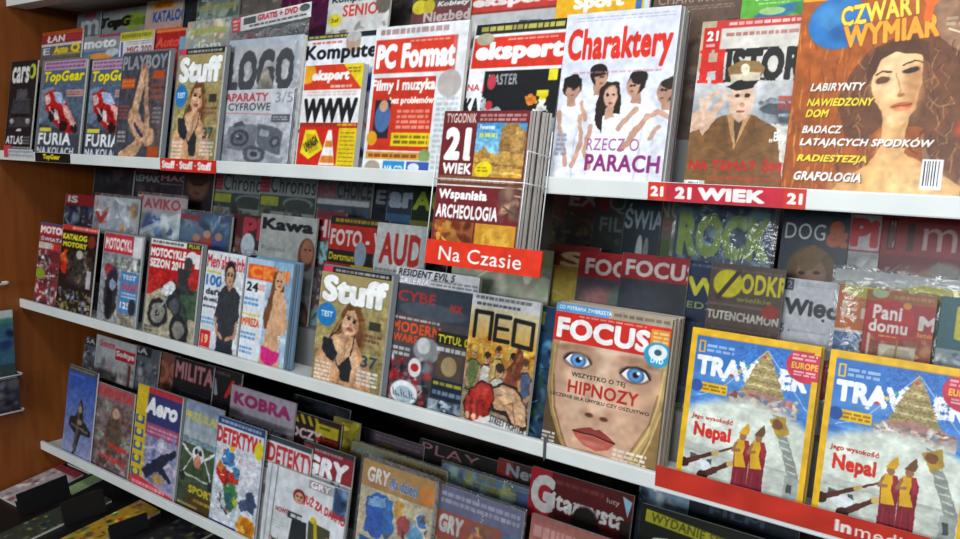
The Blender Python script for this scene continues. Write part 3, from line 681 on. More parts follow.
def a_wymiar(c):
    c.bg('a2501d'); c.GV(0, 100, 'a8561c', '954a18')
    for k in range(70): 
        x = c.rng.uniform(0, 30); y = c.rng.uniform(0, 100); c.L([(x, y), (x + c.rng.uniform(-2, 2), y + c.rng.uniform(4, 16))], .8, ['d0803a', '74330f', 'b5601f', 'e09a4a'][k % 4], .5)
    c.P([(74, 0), (100, 0), (100, 100), (80, 100)], '8f6a50')
    c.ox, c.oy = 4, -1; c.P([(40, 28), (54, 22), (74, 22), (90, 34), (96, 60), (94, 92), (80, 84), (72, 66), (50, 66), (44, 74), (30, 70), (24, 52), (30, 38)], '683e24')
    for k in range(210):
        x = c.rng.uniform(26, 96); y = c.rng.uniform(24, 86)
        if 44 < x < 70 and 32 < y < 66: continue
        c.L([(x, y), (x + c.rng.uniform(-3, 3), y + c.rng.uniform(1, 4)), (x + c.rng.uniform(-4, 4), y + c.rng.uniform(4, 8))], .8, ['7a4a30', '462818', 'a06c40', '6a4028', 'b88652'][k % 5], .6)
    c.P([(50, 56), (64, 60), (64, 78), (82, 86), (98, 94), (98, 103), (22, 103), (30, 92), (46, 84), (52, 74)], 'd7a368'); c.E(70, 94, 18, 9, 'e6bc80', .9, soft=.9); c.E(38, 96, 12, 8, 'cf9a5e', .8, soft=.9); c.L([(60, 64), (56, 82)], 5, 'b98248', .6); c.E(56, 76, 6, 10, 'e0b076', .8, soft=.9)
    c.P([(42, 36), (48, 30), (60, 28), (68, 33), (70, 46), (67, 58), (61, 65), (54, 63), (46, 55), (42, 46)], 'dfae78'); c.E(51, 44, 8, 9, 'efc797', .8, soft=.9); c.E(66, 48, 5, 12, 'b98050', .7, soft=.9); c.E(56, 34, 9, 5, 'ecc595', .8, soft=.9); c.E(57, 62, 5, 3, 'edc08a', .8, soft=.9)
    c.E(48.5, 43.8, 4.4, 1.7, '3c2417', rot=-14, soft=.3); c.E(48.8, 44.4, 4.6, 2.6, 'a8774c', .35, rot=-14, soft=.8); c.E(63, 39.6, 4.2, 1.6, '3c2417', rot=-14, soft=.3); c.L([(43.5, 41.6), (48, 39.8), (53, 40)], 1, '55331f'); c.L([(59, 36.6), (63.5, 34.8), (68, 35.8)], 1, '55331f')
    c.L([(56, 41), (58.5, 49), (57, 51)], 1, 'b98250', .8); c.E(58.5, 51.4, 2.4, 1, 'a86a40', soft=.6); c.E(60, 56.6, 5.4, 1.7, 'bd6038', rot=-13, soft=.3); c.L([(55, 57.4), (65, 55.6)], .6, '7c3420'); c.E(60.5, 58, 3.4, .9, 'd98a5a', rot=-13, soft=.6)
    c.P([(42, 28), (56, 23), (70, 26), (72, 36), (66, 32), (54, 30), (46, 34), (40, 46), (38, 40)], '54321f')
    c.E(97, 66, 7, 6, 'c8401c', soft=.6); c.ox = c.oy = 0; c.PH(0, 0, 100, 100, 1.0, .09)
    c.R(0, 0, 100, 2.5, 'e09a2a'); c.E(23, 14, 18, 13, '2b6fb0', soft=.1); c.E(18, 10, 8, 5, '4f94cc', .8, soft=.9); c.E(28, 20, 8, 4, '1f558f', .8, soft=.9); c.P([(14, 8), (22, 6), (26, 12), (18, 18), (12, 14)], '3f86bc', .7)
    c.T('CZWARTY', 24, 4, 76, 14, 'efd34a', .03, 0, -7, o='8a3210', ow=.025); c.T('WYMIAR', 27, 14, 79, 25, 'f0a02c', .04, 0, -5, o='8a3210', ow=.025); c.T('Y', 66, 1, 80, 16, 'e2641c', .05, 0, 6)
    c.E(96, 9, 8, 6, 'b81f24'); c.T('6', 93, 6, 97, 11, 'f2e9dc', .02); c.L([(84, 20), (97, 24)], 1, 'd9c8a8'); c.G(82, 14, 98, 19, 'd9c8a8', 2, .5)
    W, Y_ = 'f0ece6', 'ecd828'
    for txt, x0, y0, x1, y1, cl in (('LABIRYNTY', 11, 43.5, 43, 47.5, W), ('NAWIEDZONY', 10, 51, 49, 55, Y_), ('DOM', 10, 56.5, 24, 60.5, Y_), ('BADACZ', 9, 64.5, 33, 68.5, W), ('LATAJĄCYCH SPODKÓW', 8.5, 70, 84, 75.6, W), ('RADIESTEZJA', 8, 79, 49, 83.5, Y_), ('GRAFOLOGIA', 7.5, 87.5, 47, 92, W)):
        c.T(txt, x0 + .7, y0 + .5, x1 + .7, y1 + .5, '6a3418', .03, .25); c.T(txt, x0, y0, x1, y1, cl, .03, .25)
    c.BAR(79, 80, 90, 94)
def a_wiek(c):
    c.bg('6e2327'); c.T('TYGODNIK', 4, 2, 40, 9, 'd8c4bc', .02); c.G(44, 2, 96, 8, 'c9a39a', 2, .8); c.T('21', 5, 12, 36, 36, 'f2f0ec', .06); c.R(34, 33, 37, 36, 'f2f0ec'); c.T('WIEK', 5, 38, 40, 46, 'f2f0ec', .04)
    c.GV(9, 30, '3f8fc4', '8fc4dc', 42, 97); c.GV(30, 47, 'c9a24a', 'b98a34', 42, 97); c.P([(42, 34), (52, 24), (62, 34)], 'a97f3c'); c.E(84, 22, 15, 13, '8f6a38'); c.E(88, 20, 8, 9, 'b98f52'); c.P([(62, 34), (72, 28), (97, 30), (97, 40), (60, 42)], 'b98f4a'); c.E(78, 16, 9, 7, '9a7440'); c.L([(44, 37), (96, 39)], 2, '8f6a34'); c.L([(44, 43), (96, 44)], 2, 'd9b865')
    c.PH(42, 9, 97, 47, 1.6, .16); c.T('Fenomen', 45, 10, 62, 13.5, 'f2f2ea', .03); c.G(45, 15, 66, 20, 'e9e24a', 1); c.E(54, 42, 10, 6, 'e6cf1c', rot=-15); c.G(47, 39.5, 60, 44, '8f7410', 2)
    c.R(0, 47, 100, 53, '7c4a34'); c.G(4, 48, 90, 52, 'cfb59a', 1); c.R(0, 53.5, 100, 54.5, 'd8cfc4')
    c.BL(78, 54, 100, 78, ['8a6a58', '5a3a34', 'b99a78'], 14, 12); c.T('Wspaniała', 4, 57, 62, 66, 'f4f1ec', .04); c.T('ARCHEOLOGIA', 3, 68, 76, 78, 'f4f1ec', .03)
    c.R(3, 80, 50, 100, '96542a'); c.BL(3, 80, 48, 100, ['c07a34', '6a2c1c', 'e0a24a', '8f3a20'], 26, 9); c.R(52, 80, 98, 100, 'c98f2a'); c.E(76, 92, 16, 10, 'd9a83c'); c.BL(56, 82, 96, 100, ['e0b24a', 'b07a22'], 14, 6, a=.6); c.R(92, 0, 93, 0.1, 'fff')

# ================================================================== covers behind, top shelf
def a_lan(c):
    c.bg('6a5148'); c.R(0, 0, 100, 6, 'b5501c'); c.G(4, 1, 96, 5, '8a3a14', 1); c.R(0, 6, 100, 20, '8a2a30'); c.T('ŁAN', 14, 7, 58, 18, 'dcdad6', .03); c.G(62, 8, 96, 16, 'c23a3a', 2); c.R(0, 20, 100, 24, 'c9c9cc'); c.R(0, 24, 100, 42, '5c5f66'); c.T('E', 6, 26, 24, 37, 'c9cbcf', .02)
    c.T('Auto', 34, 24, 68, 36, 'e2c41c', .05); c.T('Q', 74, 22, 96, 38, 'e8c91c', .05); c.R(30, 36, 100, 38, 'b99a20')
def a_moto(c):
    c.bg('7d8588'); c.T('moto', 4, 8, 84, 22, 'd9dbdc', .04); c.R(40, 0, 98, 5, '9a3a4a'); c.R(0, 26, 100, 60, '4d6f96'); c.E(46, 36, 34, 6, 'd98a3a'); c.R(0, 44, 100, 60, '8a8f94'); c.E(76, 30, 16, 6, 'b9c0c6'); c.BL(0, 42, 100, 100, ['4a6a9a', 'b44', 'ccc', '765'], 20, 12)
def a_whi(c):
    c.bg('d2d3d6'); c.R(0, 0, 100, 14, 'b9b23a'); c.G(6, 2, 94, 12, '6d6a20', 1); c.L([(8, 18), (10, 40)], 6, '4a4a8a'); c.T('MIG 200', 24, 24, 98, 36, '9a4a4a', .03); c.G(20, 15, 98, 22, '8a8a90', 2); c.BL(0, 40, 100, 100, ['999', 'a55', '447'], 20, 12)
def a_red(c):
    c.bg('a1201f'); c.NO(.15); c.R(0, 0, 100, 5, 'd96a3a'); c.T('Auto', 14, 12, 84, 28, 'd24a3a', .04, .2); c.G(6, 32, 80, 38, 'd9a79a', 1); c.R(84, 14, 100, 60, '6f9ab8'); c.BL(0, 40, 100, 100, ['722', '333', 'b66'], 20, 12)
def a_pale(c):
    c.bg('8d948a'); c.BL(0, 0, 100, 60, ['a8b09c', 'c9bfa4', '7a8a8e', 'b99a86'], 40, 14); c.R(10, 12, 90, 20, '9aa34a', .7); c.T('dom', 20, 30, 80, 42, 'c9d0c4', .01); c.G(6, 46, 94, 60, '6a7068', 4, .5)
def a_m(c):
    c.bg('5d6468'); c.T('m', 20, 14, 96, 40, 'aab0b4', .02); c.R(30, 2, 80, 10, '7a2a3a'); c.R(10, 44, 60, 52, 'b9a83a')
def a_topg(c):
    c.bg('83898a'); c.T('TopGear', 4, 12, 118, 34, '14180e', .05, .15); c.E(78, 22, 24, 14, '7f9a2a', .8, soft=.4); c.T('TopG', 4, 12, 70, 34, '14180e', .05, .15)
def a_katalog(c):
    c.bg('b9a49c'); c.R(20, 2, 74, 14, 'd08a1c'); c.T('AUTO', 26, 4, 70, 12, '8a4a14', .04); c.T('KATALOG', 22, 17, 108, 34, '1f4fa0', .03); c.R(0, 36, 100, 42, 'c99a94'); c.R(24, 44, 100, 52, 'd9642a'); c.BL(0, 50, 100, 100, ['a33', '777', 'c85'], 20, 12)
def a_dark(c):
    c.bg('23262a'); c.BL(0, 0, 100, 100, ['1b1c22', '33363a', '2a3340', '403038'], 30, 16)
def a_green2(c):
    c.bg('7d8d86'); c.BL(0, 0, 100, 100, ['9fae9c', 'c9c6ac', '6d8890', '5a7266'], 40, 16); c.R(6, 16, 94, 24, 'b5b060', .6)
def a_magenta(c):
    c.bg('5b1f46'); c.BL(0, 0, 100, 100, ['7a2a60', '401a3a', '8a3a54', '63304a'], 30, 14)
def a_brown(c):
    c.bg('6f6660'); c.BL(0, 0, 100, 100, ['8a7f78', '5a524c', '7d746c'], 20, 16)
def a_senior(c):
    c.bg('cfcfcc'); c.T('Komputer', 6, 4, 78, 14, '2a2c30', .03); c.T('SENIOR', 26, 15, 94, 28, 'c8372b', .02); c.E(14, 31, 11, 7, 'e0d32a'); c.T('5zł', 8, 28.5, 20, 33.5, '6a5a14', .03); c.E(90, 16, 12, 12, '6a6058'); c.P([(80, 0), (94, 0), (90, 6)], 'c33'); c.BL(0, 36, 100, 100, ['a9a294', 'd2cec4', '8a8276'], 20, 14)
def a_niezb(c):
    c.bg('6a3c3c'); c.R(0, 0, 100, 12, '4c4a44'); c.E(14, 14, 14, 8, 'cfc02e'); c.E(30, 14, 10, 8, 'bba92a'); c.T('Kobiety', 44, 10, 98, 17, 'd2d2ce', .04, .2); c.T('Niezbędnik', 22, 20, 130, 35, 'b9a9a6', .03); c.R(0, 36, 100, 40, 'a5342e'); c.BL(0, 42, 100, 100, ['a87', '544', 'ccc'], 20, 12)
def a_eksp2(c):
    c.bg('b7b7b7'); c.R(0, 6, 100, 25, 'c23a30'); c.T('ekspert', 4, 9, 98, 23, 'e4d6d2', .05); c.R(0, 25, 100, 27.5, '8a2a24'); c.BL(0, 30, 100, 100, ['444', '999', 'ccc'], 20, 12)
def a_sport(c):
    c.bg('e0a91c'); c.T('Sport', 20, 8, 74, 26, 'f6f2e4', .05); c.R(86, 0, 92, 28, '3a6ea0'); c.R(94, 0, 100, 28, 'c9d2d8'); c.R(0, 30, 100, 100, 'c99a2a'); c.BL(0, 32, 100, 100, ['a73', '567', 'dc9'], 20, 14)
def a_charbr(c):
    c.bg('5f4a3e'); c.T('CHARAKTERY', 6, 8, 94, 19, 'a8968a', .0); c.G(10, 22, 90, 27, '8a7566', 2); c.BL(0, 30, 100, 100, ['7a6250', '4c3a30'], 20, 14)
def a_poz(c):
    c.bg('5aa53a'); c.T('POZYTYW', 18, 8, 98, 17, 'e8f3e2', .03, .2); c.G(22, 19, 60, 21, 'c9e6b4', 1); c.E(58, 30, 40, 8, '2f6a96', rot=-8); c.E(40, 28, 16, 4, '9ac07a'); c.E(84, 28, 18, 9, '3a7f4a'); c.BL(0, 34, 100, 100, ['385', '7a4', '257'], 20, 14)

# ================================================================== middle shelf, front row
def a_motor(c):
    c.bg('8a3038'); c.R(0, 0, 100, 3, '3a4a7a'); c.R(0, 3, 100, 14, 'b52a30'); c.T('MOTOR', 3, 4, 97, 13, 'f0ece8', .05); c.T('ŚWIATA', 6, 16, 90, 22, 'ddd', .03); c.R(0, 24, 60, 31, 'cfc4b8'); c.T('2011', 50, 24, 96, 31, 'e2331f', .04)
    c.BL(0, 32, 100, 100, ['e8e6e2', '2a2628', '9a3a44', 'b9b4ae', '4a3a44', 'd2cfd0'], 90, 11); c.PH(0,30,100,100,3,.2); c.E(16, 62, 18, 7, '8aa02f'); c.E(70, 40, 26, 7, '6a2a2e')
def a_mkat(c):
    c.bg('1e1a18'); c.R(0, 0, 100, 6, 'c93022'); c.G(30, 1, 98, 5, 'f0d0c0', 1); c.T('KATALOG', 4, 10, 72, 17, 'e8de2a', .05); c.T('MOTORY', 6, 19, 74, 25, 'd8cf2a', .05); c.E(85, 16, 10, 7, '7a2a20'); c.E(16, 42, 14, 14, 'c92a1c'); c.E(14, 36, 12, 6, 'e0641f')
    c.E(56, 48, 34, 20, '34302c'); c.BL(20, 28, 96, 64, ['4a443c', '8a8474', '2a2624', '6a3a2a', '15120f'], 50, 8); c.PH(0,28,100,100,3,.22); c.E(56, 32, 9, 5, 'b9b4a8'); c.R(80, 48, 92, 68, 'd9d4d8', .8); c.BL(0, 72, 100, 100, ['9a8a4a', '7a7fae', 'b99a5a', '50503a', 'a8a8b8'], 46, 8)
def a_mcykl(c):
    c.bg('8f9298'); c.R(2, 2, 78, 22, 'c3323a'); c.T('MOTOCYKL', 6, 6, 76, 19, 'eceaea', .04); c.R(78, 2, 100, 24, 'd5d7da'); c.BL(30, 24, 98, 40, ['b9bcb8', 'e0e0dc', '6a7a5a', '4a4a4e'], 30, 8)
    c.E(30, 46, 16, 10, '2a3a66'); c.E(20, 40, 12, 6, 'a8343a'); c.E(30, 66, 18, 28, '2a2c34'); c.E(28, 74, 9, 20, '15161a'); c.E(34, 56, 10, 6, '8a98b4'); c.PH(0,24,100,100,3,.2); c.R(54, 40, 100, 84, '4b7fb4'); c.T('TEST', 58, 43, 92, 48, 'dfeaf4', .03); c.T('DUCATI', 60, 52, 98, 59, 'd23a34', .03); c.G(60, 61, 96, 68, 'dfe6ee', 2); c.T('125', 58, 72, 82, 79, 'e8eef4', .03); c.E(88, 76, 9, 9, '2a2e36'); c.BL(46, 84, 100, 100, ['8a7a54', 'b9a982', '5a5244'], 20, 8)
def a_sezon(c):
    c.bg('a21f22'); c.R(0, 0, 72, 6, 'e2e2de'); c.G(4, 1, 68, 5, '3a3a3a', 1); c.R(72, 0, 100, 6, '2a2a1c'); c.T('PLUS', 76, 1, 96, 5, 'd9cf2a', .03); c.R(0, 6, 100, 42, 'b81e1f')
    c.T('MOTOCYKLE', 2, 9, 72, 18, 'f2eeea', .05); c.T('SEZON 2011', 2, 20, 70, 29, 'f2eeea', .05); c.T('NOWE', 4, 36, 30, 45, 'd8322a', .05); c.R(0, 44, 30, 58, 'bf2a22'); c.P([(0, 58), (36, 46), (60, 50), (100, 40), (100, 100), (0, 100)], 'b3aa8e'); c.P([(0, 80), (100, 88), (100, 100), (0, 100)], 'a59d84'); c.R(62, 44, 100, 74, '3f5540')
    c.E(84, 14, 11, 6, 'e4e4e6'); c.R(90, 10, 99, 24, 'e4e2e0'); c.E(78, 20, 8, 6, '3a3c40'); c.P([(58, 26), (88, 26), (94, 48), (64, 52)], '2f3436'); c.E(90, 36, 10, 9, 'b02a28')
    c.E(26, 74, 20, 15, '26282c', rot=-10); c.E(26, 74, 14, 10.5, '8d8a80', rot=-10); c.E(26, 74, 4, 3, '26282c'); c.E(70, 86, 20, 14, '202226', rot=20); c.E(70, 86, 12, 9, '7a776e', rot=20); c.P([(30, 46), (56, 38), (74, 60), (66, 78), (44, 66)], '25282c'); c.E(44, 48, 14, 7, 'dfe1e2', rot=-20); c.L([(26, 74), (46, 52)], 3, '9a9c9e'); c.E(58, 64, 10, 8, '4c5054'); c.L([(56, 52), (78, 62), (84, 80)], 5, '34383c'); c.PH(0,32,100,100,2,.18); c.G(2, 88, 20, 96, '4a4438', 2)
def a_mh(c):
    c.bg('d9dde2'); c.T("Men'sHealth", 2, 3, 98, 17, 'c22a30', .02); c.R(2, 20, 40, 22, 'cfc04a'); c.T('100', 4, 24, 44, 35, '2a6fb4', .03); c.T('dań', 6, 37, 40, 44, '23262c', .03); c.T('dla mięśni', 2, 46, 44, 52, '23262c', .03); c.G(2, 54, 40, 58, '333', 1); c.G(2, 66, 36, 74, '3a8fd0', 2); c.R(2, 80, 30, 97, 'cf2a2e'); c.T('19', 8, 84, 24, 93, 'f6d7a0', .03)
    c.P([(40, 40), (52, 32), (78, 32), (94, 40), (96, 66), (88, 68), (86, 100), (46, 100), (44, 70), (34, 66)], '34363c'); c.NO(.1, 12, 34, 30, 96, 100); c.P([(54, 30), (66, 37), (76, 30)], 'b98a70'); c.L([(38, 66), (42, 78), (58, 84)], 6, 'b98a70'); c.L([(92, 66), (88, 80), (70, 84)], 6, 'b98a70'); c.FACE(64, 22, 11, 10, 'c09276', '221c1a')
    c.P([(46, 88), (86, 88), (90, 100), (44, 100)], '262b36'); c.PH(34, 10, 100, 100, 1.2, .12)
def a_ckm(c):
    c.bg('a9c2d6'); c.R(58, 0, 100, 60, '86a9c6'); c.R(4, 6, 62, 20, 'e0571b'); c.T('CKM', 8, 7, 92, 19, 'f1873a', .06); c.R(0, 21, 46, 100, 'dfe4ea'); c.T('24', 4, 23, 30, 32, '1d2026', .03); c.R(30, 24, 44, 30, 'd9a79f'); c.G(2, 37, 34, 46, '3a86c8', 2); c.G(0, 52, 40, 56, 'd8c02e', 1); c.T('IMPREZA', 0, 57, 40, 65, 'dd5a1f', .04); c.G(2, 70, 34, 78, '3a7fc0', 2); c.G(2, 84, 30, 92, '3a7fc0', 2)
    c.P([(62, 10), (76, 8), (84, 24), (80, 40), (72, 60), (50, 64), (46, 50), (54, 34)], '6f4729'); c.E(73, 18, 9, 9, 'd3a17a'); c.P([(66, 26), (84, 28), (92, 38), (94, 56), (86, 68), (84, 84), (50, 84), (56, 62), (58, 44)], 'd2a37e'); c.P([(66, 22), (62, 44), (54, 64), (48, 60), (52, 36)], '6f4729')
    c.P([(50, 82), (86, 84), (92, 100), (44, 100)], 'cc9a76'); c.P([(48, 80), (88, 83), (84, 92), (66, 99), (50, 92)], 'd3277c'); c.L([(90, 44), (95, 58), (92, 64)], 5, 'c99a74'); c.PH(46, 6, 100, 100, 1.2, .1); c.T('Ewa', 82, 68, 98, 74, 'e8eef4', .01); c.E(70, 18, 2, 1, '3a2a20'); c.E(77, 18, 2, 1, '3a2a20'); c.E(74, 23, 3, 1, 'a8483f')
def a_re(c):
    c.bg('4b4347'); c.R(0, 0, 100, 12, 'c9cbce'); c.T('RESIDENT EVIL 5', 3, 1, 72, 6.5, '222428', .03, .2); c.T('GALERIA', 3, 7, 42, 12, 'f0f0f2', .03, .2, o='4a2a5a'); c.G(44, 6, 98, 11, '6a6d73', 2); c.R(0, 13, 100, 34, '3b4047'); c.T('CYBER', 6, 17, 66, 25, 'a43234', .02); c.R(52, 12, 100, 36, '343d48'); c.E(50, 30, 40, 6, '56606c', .6); c.T('MX', 70, 22, 84, 28, 'a43234', .04)
    c.T('MODERN', 3, 40, 62, 48, 'e0521f', .03); c.T('WARFARE', 5, 49, 56, 55, 'd84a1c', .03); c.G(3, 36, 60, 39, 'd9b8ac', 1); c.E(48, 58, 16, 9, '8d8f92'); c.E(44, 55, 8, 6, 'c6c8c8'); c.G(2, 58, 28, 66, 'd5d5d2', 2)
    c.R(58, 42, 100, 51, '26261c'); c.T('TYTUŁ 01', 60, 44, 98, 50, 'd8d02a', .03); c.G(60, 52, 98, 57, 'e8e8e4', 1); c.R(62, 58, 90, 74, '5a4a38'); c.E(76, 66, 9, 7, 'a8906a'); c.R(58, 76, 100, 90, '1d2836'); c.G(60, 77, 98, 81, 'd9c93a', 1); c.G(60, 83, 98, 88, '8fa6c4', 1); c.R(56, 91, 100, 100, '8a9aa8'); c.BL(56, 91, 100, 100, ['c0c8d0', '4a6a8a', '222'], 14, 8)
    c.BL(0, 66, 56, 100, ['8a1f24', '22262c', 'c9c9cc', '6a6d74', 'b0383a'], 60, 9); c.E(36, 72, 8, 7, 'e2e2e2'); c.E(36, 72, 5, 3, 'c42a2a'); c.E(26, 92, 17, 9, 'e6ecee'); c.E(26, 93, 12, 6, 'a9bcc8')
    for k in range(9): c.L([(12 + k * 3.4, 90 + (k % 3) * 2), (14 + k * 3.4, 95)], 1.2, '4a4d54')
def a_neo(c):
    c.bg('8d7c66'); c.GV(10, 46, 'd7cfae', 'e0961c'); c.GV(46, 66, 'c98a2a', '7d6a58'); c.BL(0, 30, 100, 50, ['e8bc3a', 'd87a1c', 'f0d27a'], 30, 9)
    ol = '2c211c'
    def fig(x, y, s_, skin, top, hair):
        c.P([(x - 11 * s_, y + 9), (x - 4 * s_, y + 5), (x + 5 * s_, y + 5), (x + 12 * s_, y + 10), (x + 10 * s_, y + 30), (x - 9 * s_, y + 30)], ol); c.P([(x - 10 * s_, y + 9.6), (x - 4 * s_, y + 6), (x + 5 * s_, y + 6), (x + 10.6 * s_, y + 10.4), (x + 8.6 * s_, y + 29), (x - 8 * s_, y + 29)], top)
        c.L([(x - 10 * s_, y + 11), (x - 13 * s_, y + 20), (x - 6 * s_, y + 26)], 5 * s_, skin); c.L([(x + 11 * s_, y + 12), (x + 13 * s_, y + 21), (x + 5 * s_, y + 25)], 5 * s_, skin)
        c.E(x, y, 5.6 * s_, 5 * s_, ol); c.E(x, y + .8, 4.8 * s_, 4.4 * s_, skin); c.E(x, y - 2.4, 5.2 * s_, 2.8 * s_, hair); c.L([(x - 2.6 * s_, y + .4), (x + 2.6 * s_, y + .6)], .9, ol); c.L([(x - 1.4, y + 3), (x + 1.4, y + 3)], .7, '7a3028')
    for a in ((12, 44, .95, 'c0906a', '6a7a4a', 'd9b85a'), (88, 47, .95, 'b58560', '4a5a78', '5a3a2c'), (32, 47, .9, 'cf9f78', 'd8d2c4', '3a2a22'), (70, 44, .9, 'b98458', '8a4a34', '2c221e'), (48, 41, .8, 'c99870', 'd9c06a', '4a3020')): fig(*a)
    c.P([(66, 50), (76, 34), (84, 40), (82, 58), (72, 62)], '6d3a26'); c.L([(70, 54), (79, 40)], 3, '94583a'); fig(52, 55, 1.2, 'cfa27c', 'e0dacd', '40302a')
    c.P([(40, 70), (60, 62), (78, 64), (96, 76), (100, 92), (84, 98), (66, 86), (48, 86)], ol); c.P([(42, 71), (60, 64), (78, 66), (94, 77), (97, 90), (84, 95), (68, 83), (50, 83)], 'c89a72'); c.E(64, 71, 12, 5, 'e2bb94', .9, rot=8, soft=.8); c.E(86, 82, 9, 8, 'dbb088', .9, soft=.8); c.L([(62, 80), (76, 76), (82, 90)], 1.8, '8a5c40', .8); c.L([(46, 76), (60, 72)], 1.4, '8a5c40', .7)
    c.P([(4, 84), (12, 72), (28, 64), (44, 66), (50, 76), (44, 88), (28, 98), (10, 98)], ol); c.P([(6, 84), (14, 73), (28, 66), (43, 68), (48, 76), (42, 87), (28, 96), (11, 96)], 'a8271f'); c.E(30, 72, 12, 5, 'c8453a', .9, rot=-14, soft=.8)
    for k in range(4): c.L([(10 + k * 9.5, 80 + k), (12 + k * 10, 93)], 7.6, ol); c.L([(10 + k * 9.5, 80 + k), (12 + k * 10, 92)], 6.2, ['b5322a', 'bf3c32', 'ad2c24', '9a2620'][k]); c.E(12 + k * 10, 93, 3.6, 2.4, 'e0b090')
    c.PH(0, 34, 100, 100, 1.3, .16)
    c.R(0, 0, 100, 10, 'd2d3d4'); c.G(6, 1, 88, 5, '53565a', 1); c.G(8, 6, 72, 9.5, '2f3236', 1); W = '1b1c1e'
    c.L([(9, 33), (9, 14), (33, 14), (33, 33)], 5.5, W); c.L([(60, 15), (40, 15), (40, 33), (60, 33)], 5.5, W); c.L([(40, 24), (58, 24)], 4.5, W); c.L([(67, 16), (93, 17), (93, 35), (67, 34), (67, 16)], 5.5, W)
    c.P([(46, 89), (100, 95), (100, 100), (0, 100), (4, 96), (20, 97)], 'dcdad6'); c.T('STREET FIGHTER', 46, 90, 97, 96, '2a2c30', .02, 0, 6); c.G(4, 97, 60, 99.5, 'a33', 1)
def a_sky(c):
    c.bg('1f3c5a'); c.BL(0, 0, 100, 100, ['3a7aa0', '16202e', '6aa0b8', '2a4a3a', '101820'], 60, 14); c.R(10, 4, 80, 14, '8a9a3a')
def a_focus(c):
    c.bg('c9a183'); c.GV(6, 100, 'dcbca4', 'd0a688')
    c.P([(0, 20), (6, 40), (3, 70), (12, 100), (0, 100)], 'b99a5e'); c.P([(100, 30), (93, 55), (86, 80), (76, 100), (100, 100)], 'c0a468'); c.P([(88, 92), (100, 70), (100, 100)], '8d7440'); c.L([(97, 36), (92, 62), (84, 86)], 3, 'd6c08a'); c.L([(3, 30), (5, 70), (14, 98)], 3, 'd0b878')
    c.P([(3, 84), (14, 92), (30, 100), (0, 100)], '4a3a2c')
    c.E(84, 55, 15, 34, 'b98d6c', .6, soft=.9); c.E(8, 56, 10, 30, 'b58a68', .55, soft=.9); c.E(30, 62, 18, 14, 'dcb79c', .7, soft=1); c.E(66, 62, 16, 14, 'd6ac8e', .7, soft=1); c.E(48, 28, 40, 9, 'd9bba4', .7, soft=1); c.E(48, 97, 22, 6, 'd3a98a', .8, soft=1)
    c.P([(0, 26), (7, 26), (5, 50), (9, 78), (20, 100), (0, 100)], 'a5854f', .8); c.P([(100, 26), (95, 26), (96, 50), (90, 74), (78, 100), (100, 100)], 'b4955a', .8)
    for ex, ey, k in ((25, 37, 1), (75, 39.5, -1)):
        c.E(ex, ey - 1, 17, 8, 'a67c66', .75, soft=.9); c.E(ex - 4 * k, ey - 8, 16, 2.2, '8d6a50', .8, rot=-6 * k, soft=.9)
        c.E(ex, ey, 12.5, 5.4, '2e2320', soft=.3); c.E(ex, ey + .5, 11.3, 4.4, 'e4e4e8', soft=.2); c.E(ex + .5, ey + .1, 7, 5, '2d4f7c', soft=.2); c.E(ex + .5, ey + .3, 5.8, 4.2, '5f97cc', soft=.4); c.E(ex + .5, ey, 2.5, 1.9, '0f1520', soft=.3); c.E(ex + 2.6, ey - 1.4, 1.4, 1, 'ffffff', soft=.4)
        c.L([(ex - 12, ey + .5), (ex - 7, ey - 4), (ex + 1, ey - 5.2), (ex + 8, ey - 3.6), (ex + 12.5, ey + 1)], 1.7, '2a1d1a'); c.L([(ex - 11, ey + 1.5), (ex - 3, ey + 5.4), (ex + 6, ey + 5), (ex + 12, ey + 1.5)], .8, '8a5f50')
    c.E(39, 52, 5, 16, 'b48a6e', .55, rot=6, soft=1); c.E(56, 54, 4.5, 14, 'bd9578', .5, rot=-6, soft=1); c.E(12, 72, 10, 24, 'c29a80', .6, rot=-14, soft=1); c.E(86, 74, 11, 24, 'bf967a', .6, rot=14, soft=1); c.E(46, 100, 30, 7, 'c49c80', .7, soft=1); c.E(30, 31, 16, 3.4, 'b08668', .7, rot=8, soft=1); c.E(72, 31, 16, 3.4, 'b08668', .7, rot=-6, soft=1)
    c.L([(42, 40), (40, 55), (38, 66)], 1.6, 'b58a70', .4); c.E(47, 56, 6, 16, 'e3c2a8', .7, soft=1); c.E(47, 71, 13, 5, 'b4846a', .85, soft=.8); c.E(47, 68, 7, 4, 'ddb89c', .9, soft=.9); c.E(40.5, 72, 3.6, 1.5, '5c3428', soft=.6); c.E(53.5, 72.6, 3.6, 1.5, '5c3428', soft=.6); c.E(47, 77, 3, 3, 'b98a70', .6, soft=1)
    c.P([(27, 84.5), (36, 81.5), (43, 79.8), (47, 81), (51, 80), (58, 82.5), (66, 86.5), (56, 85.8), (46, 84.6), (36, 84.8)], '8f3a32'); c.P([(27, 84.5), (38, 85.8), (46, 85.4), (56, 86.8), (66, 86.5), (60, 92), (50, 94.8), (38, 92.6), (31, 88.5)], 'b85a4c'); c.E(45, 90.5, 9, 1.6, 'd58878', .8, soft=.9); c.L([(28, 84.6), (38, 85), (46, 84.6), (56, 86), (65, 86.6)], 1.3, '451c1a'); c.E(46, 96.5, 10, 1.2, 'a87b60', .7, soft=.9)
    c.P([(0, 24), (4, 40), (5, 58), (9, 74), (18, 90), (26, 100), (0, 100)], '9d7f4c'); c.P([(0, 60), (6, 76), (15, 91), (22, 100), (0, 100)], '5b4630'); c.L([(3, 30), (4, 56), (8, 74), (18, 91)], 1.2, 'c9ab6c', .8); c.L([(5, 50), (9, 72), (18, 89), (26, 100)], 1.8, '7d5a40', .7)
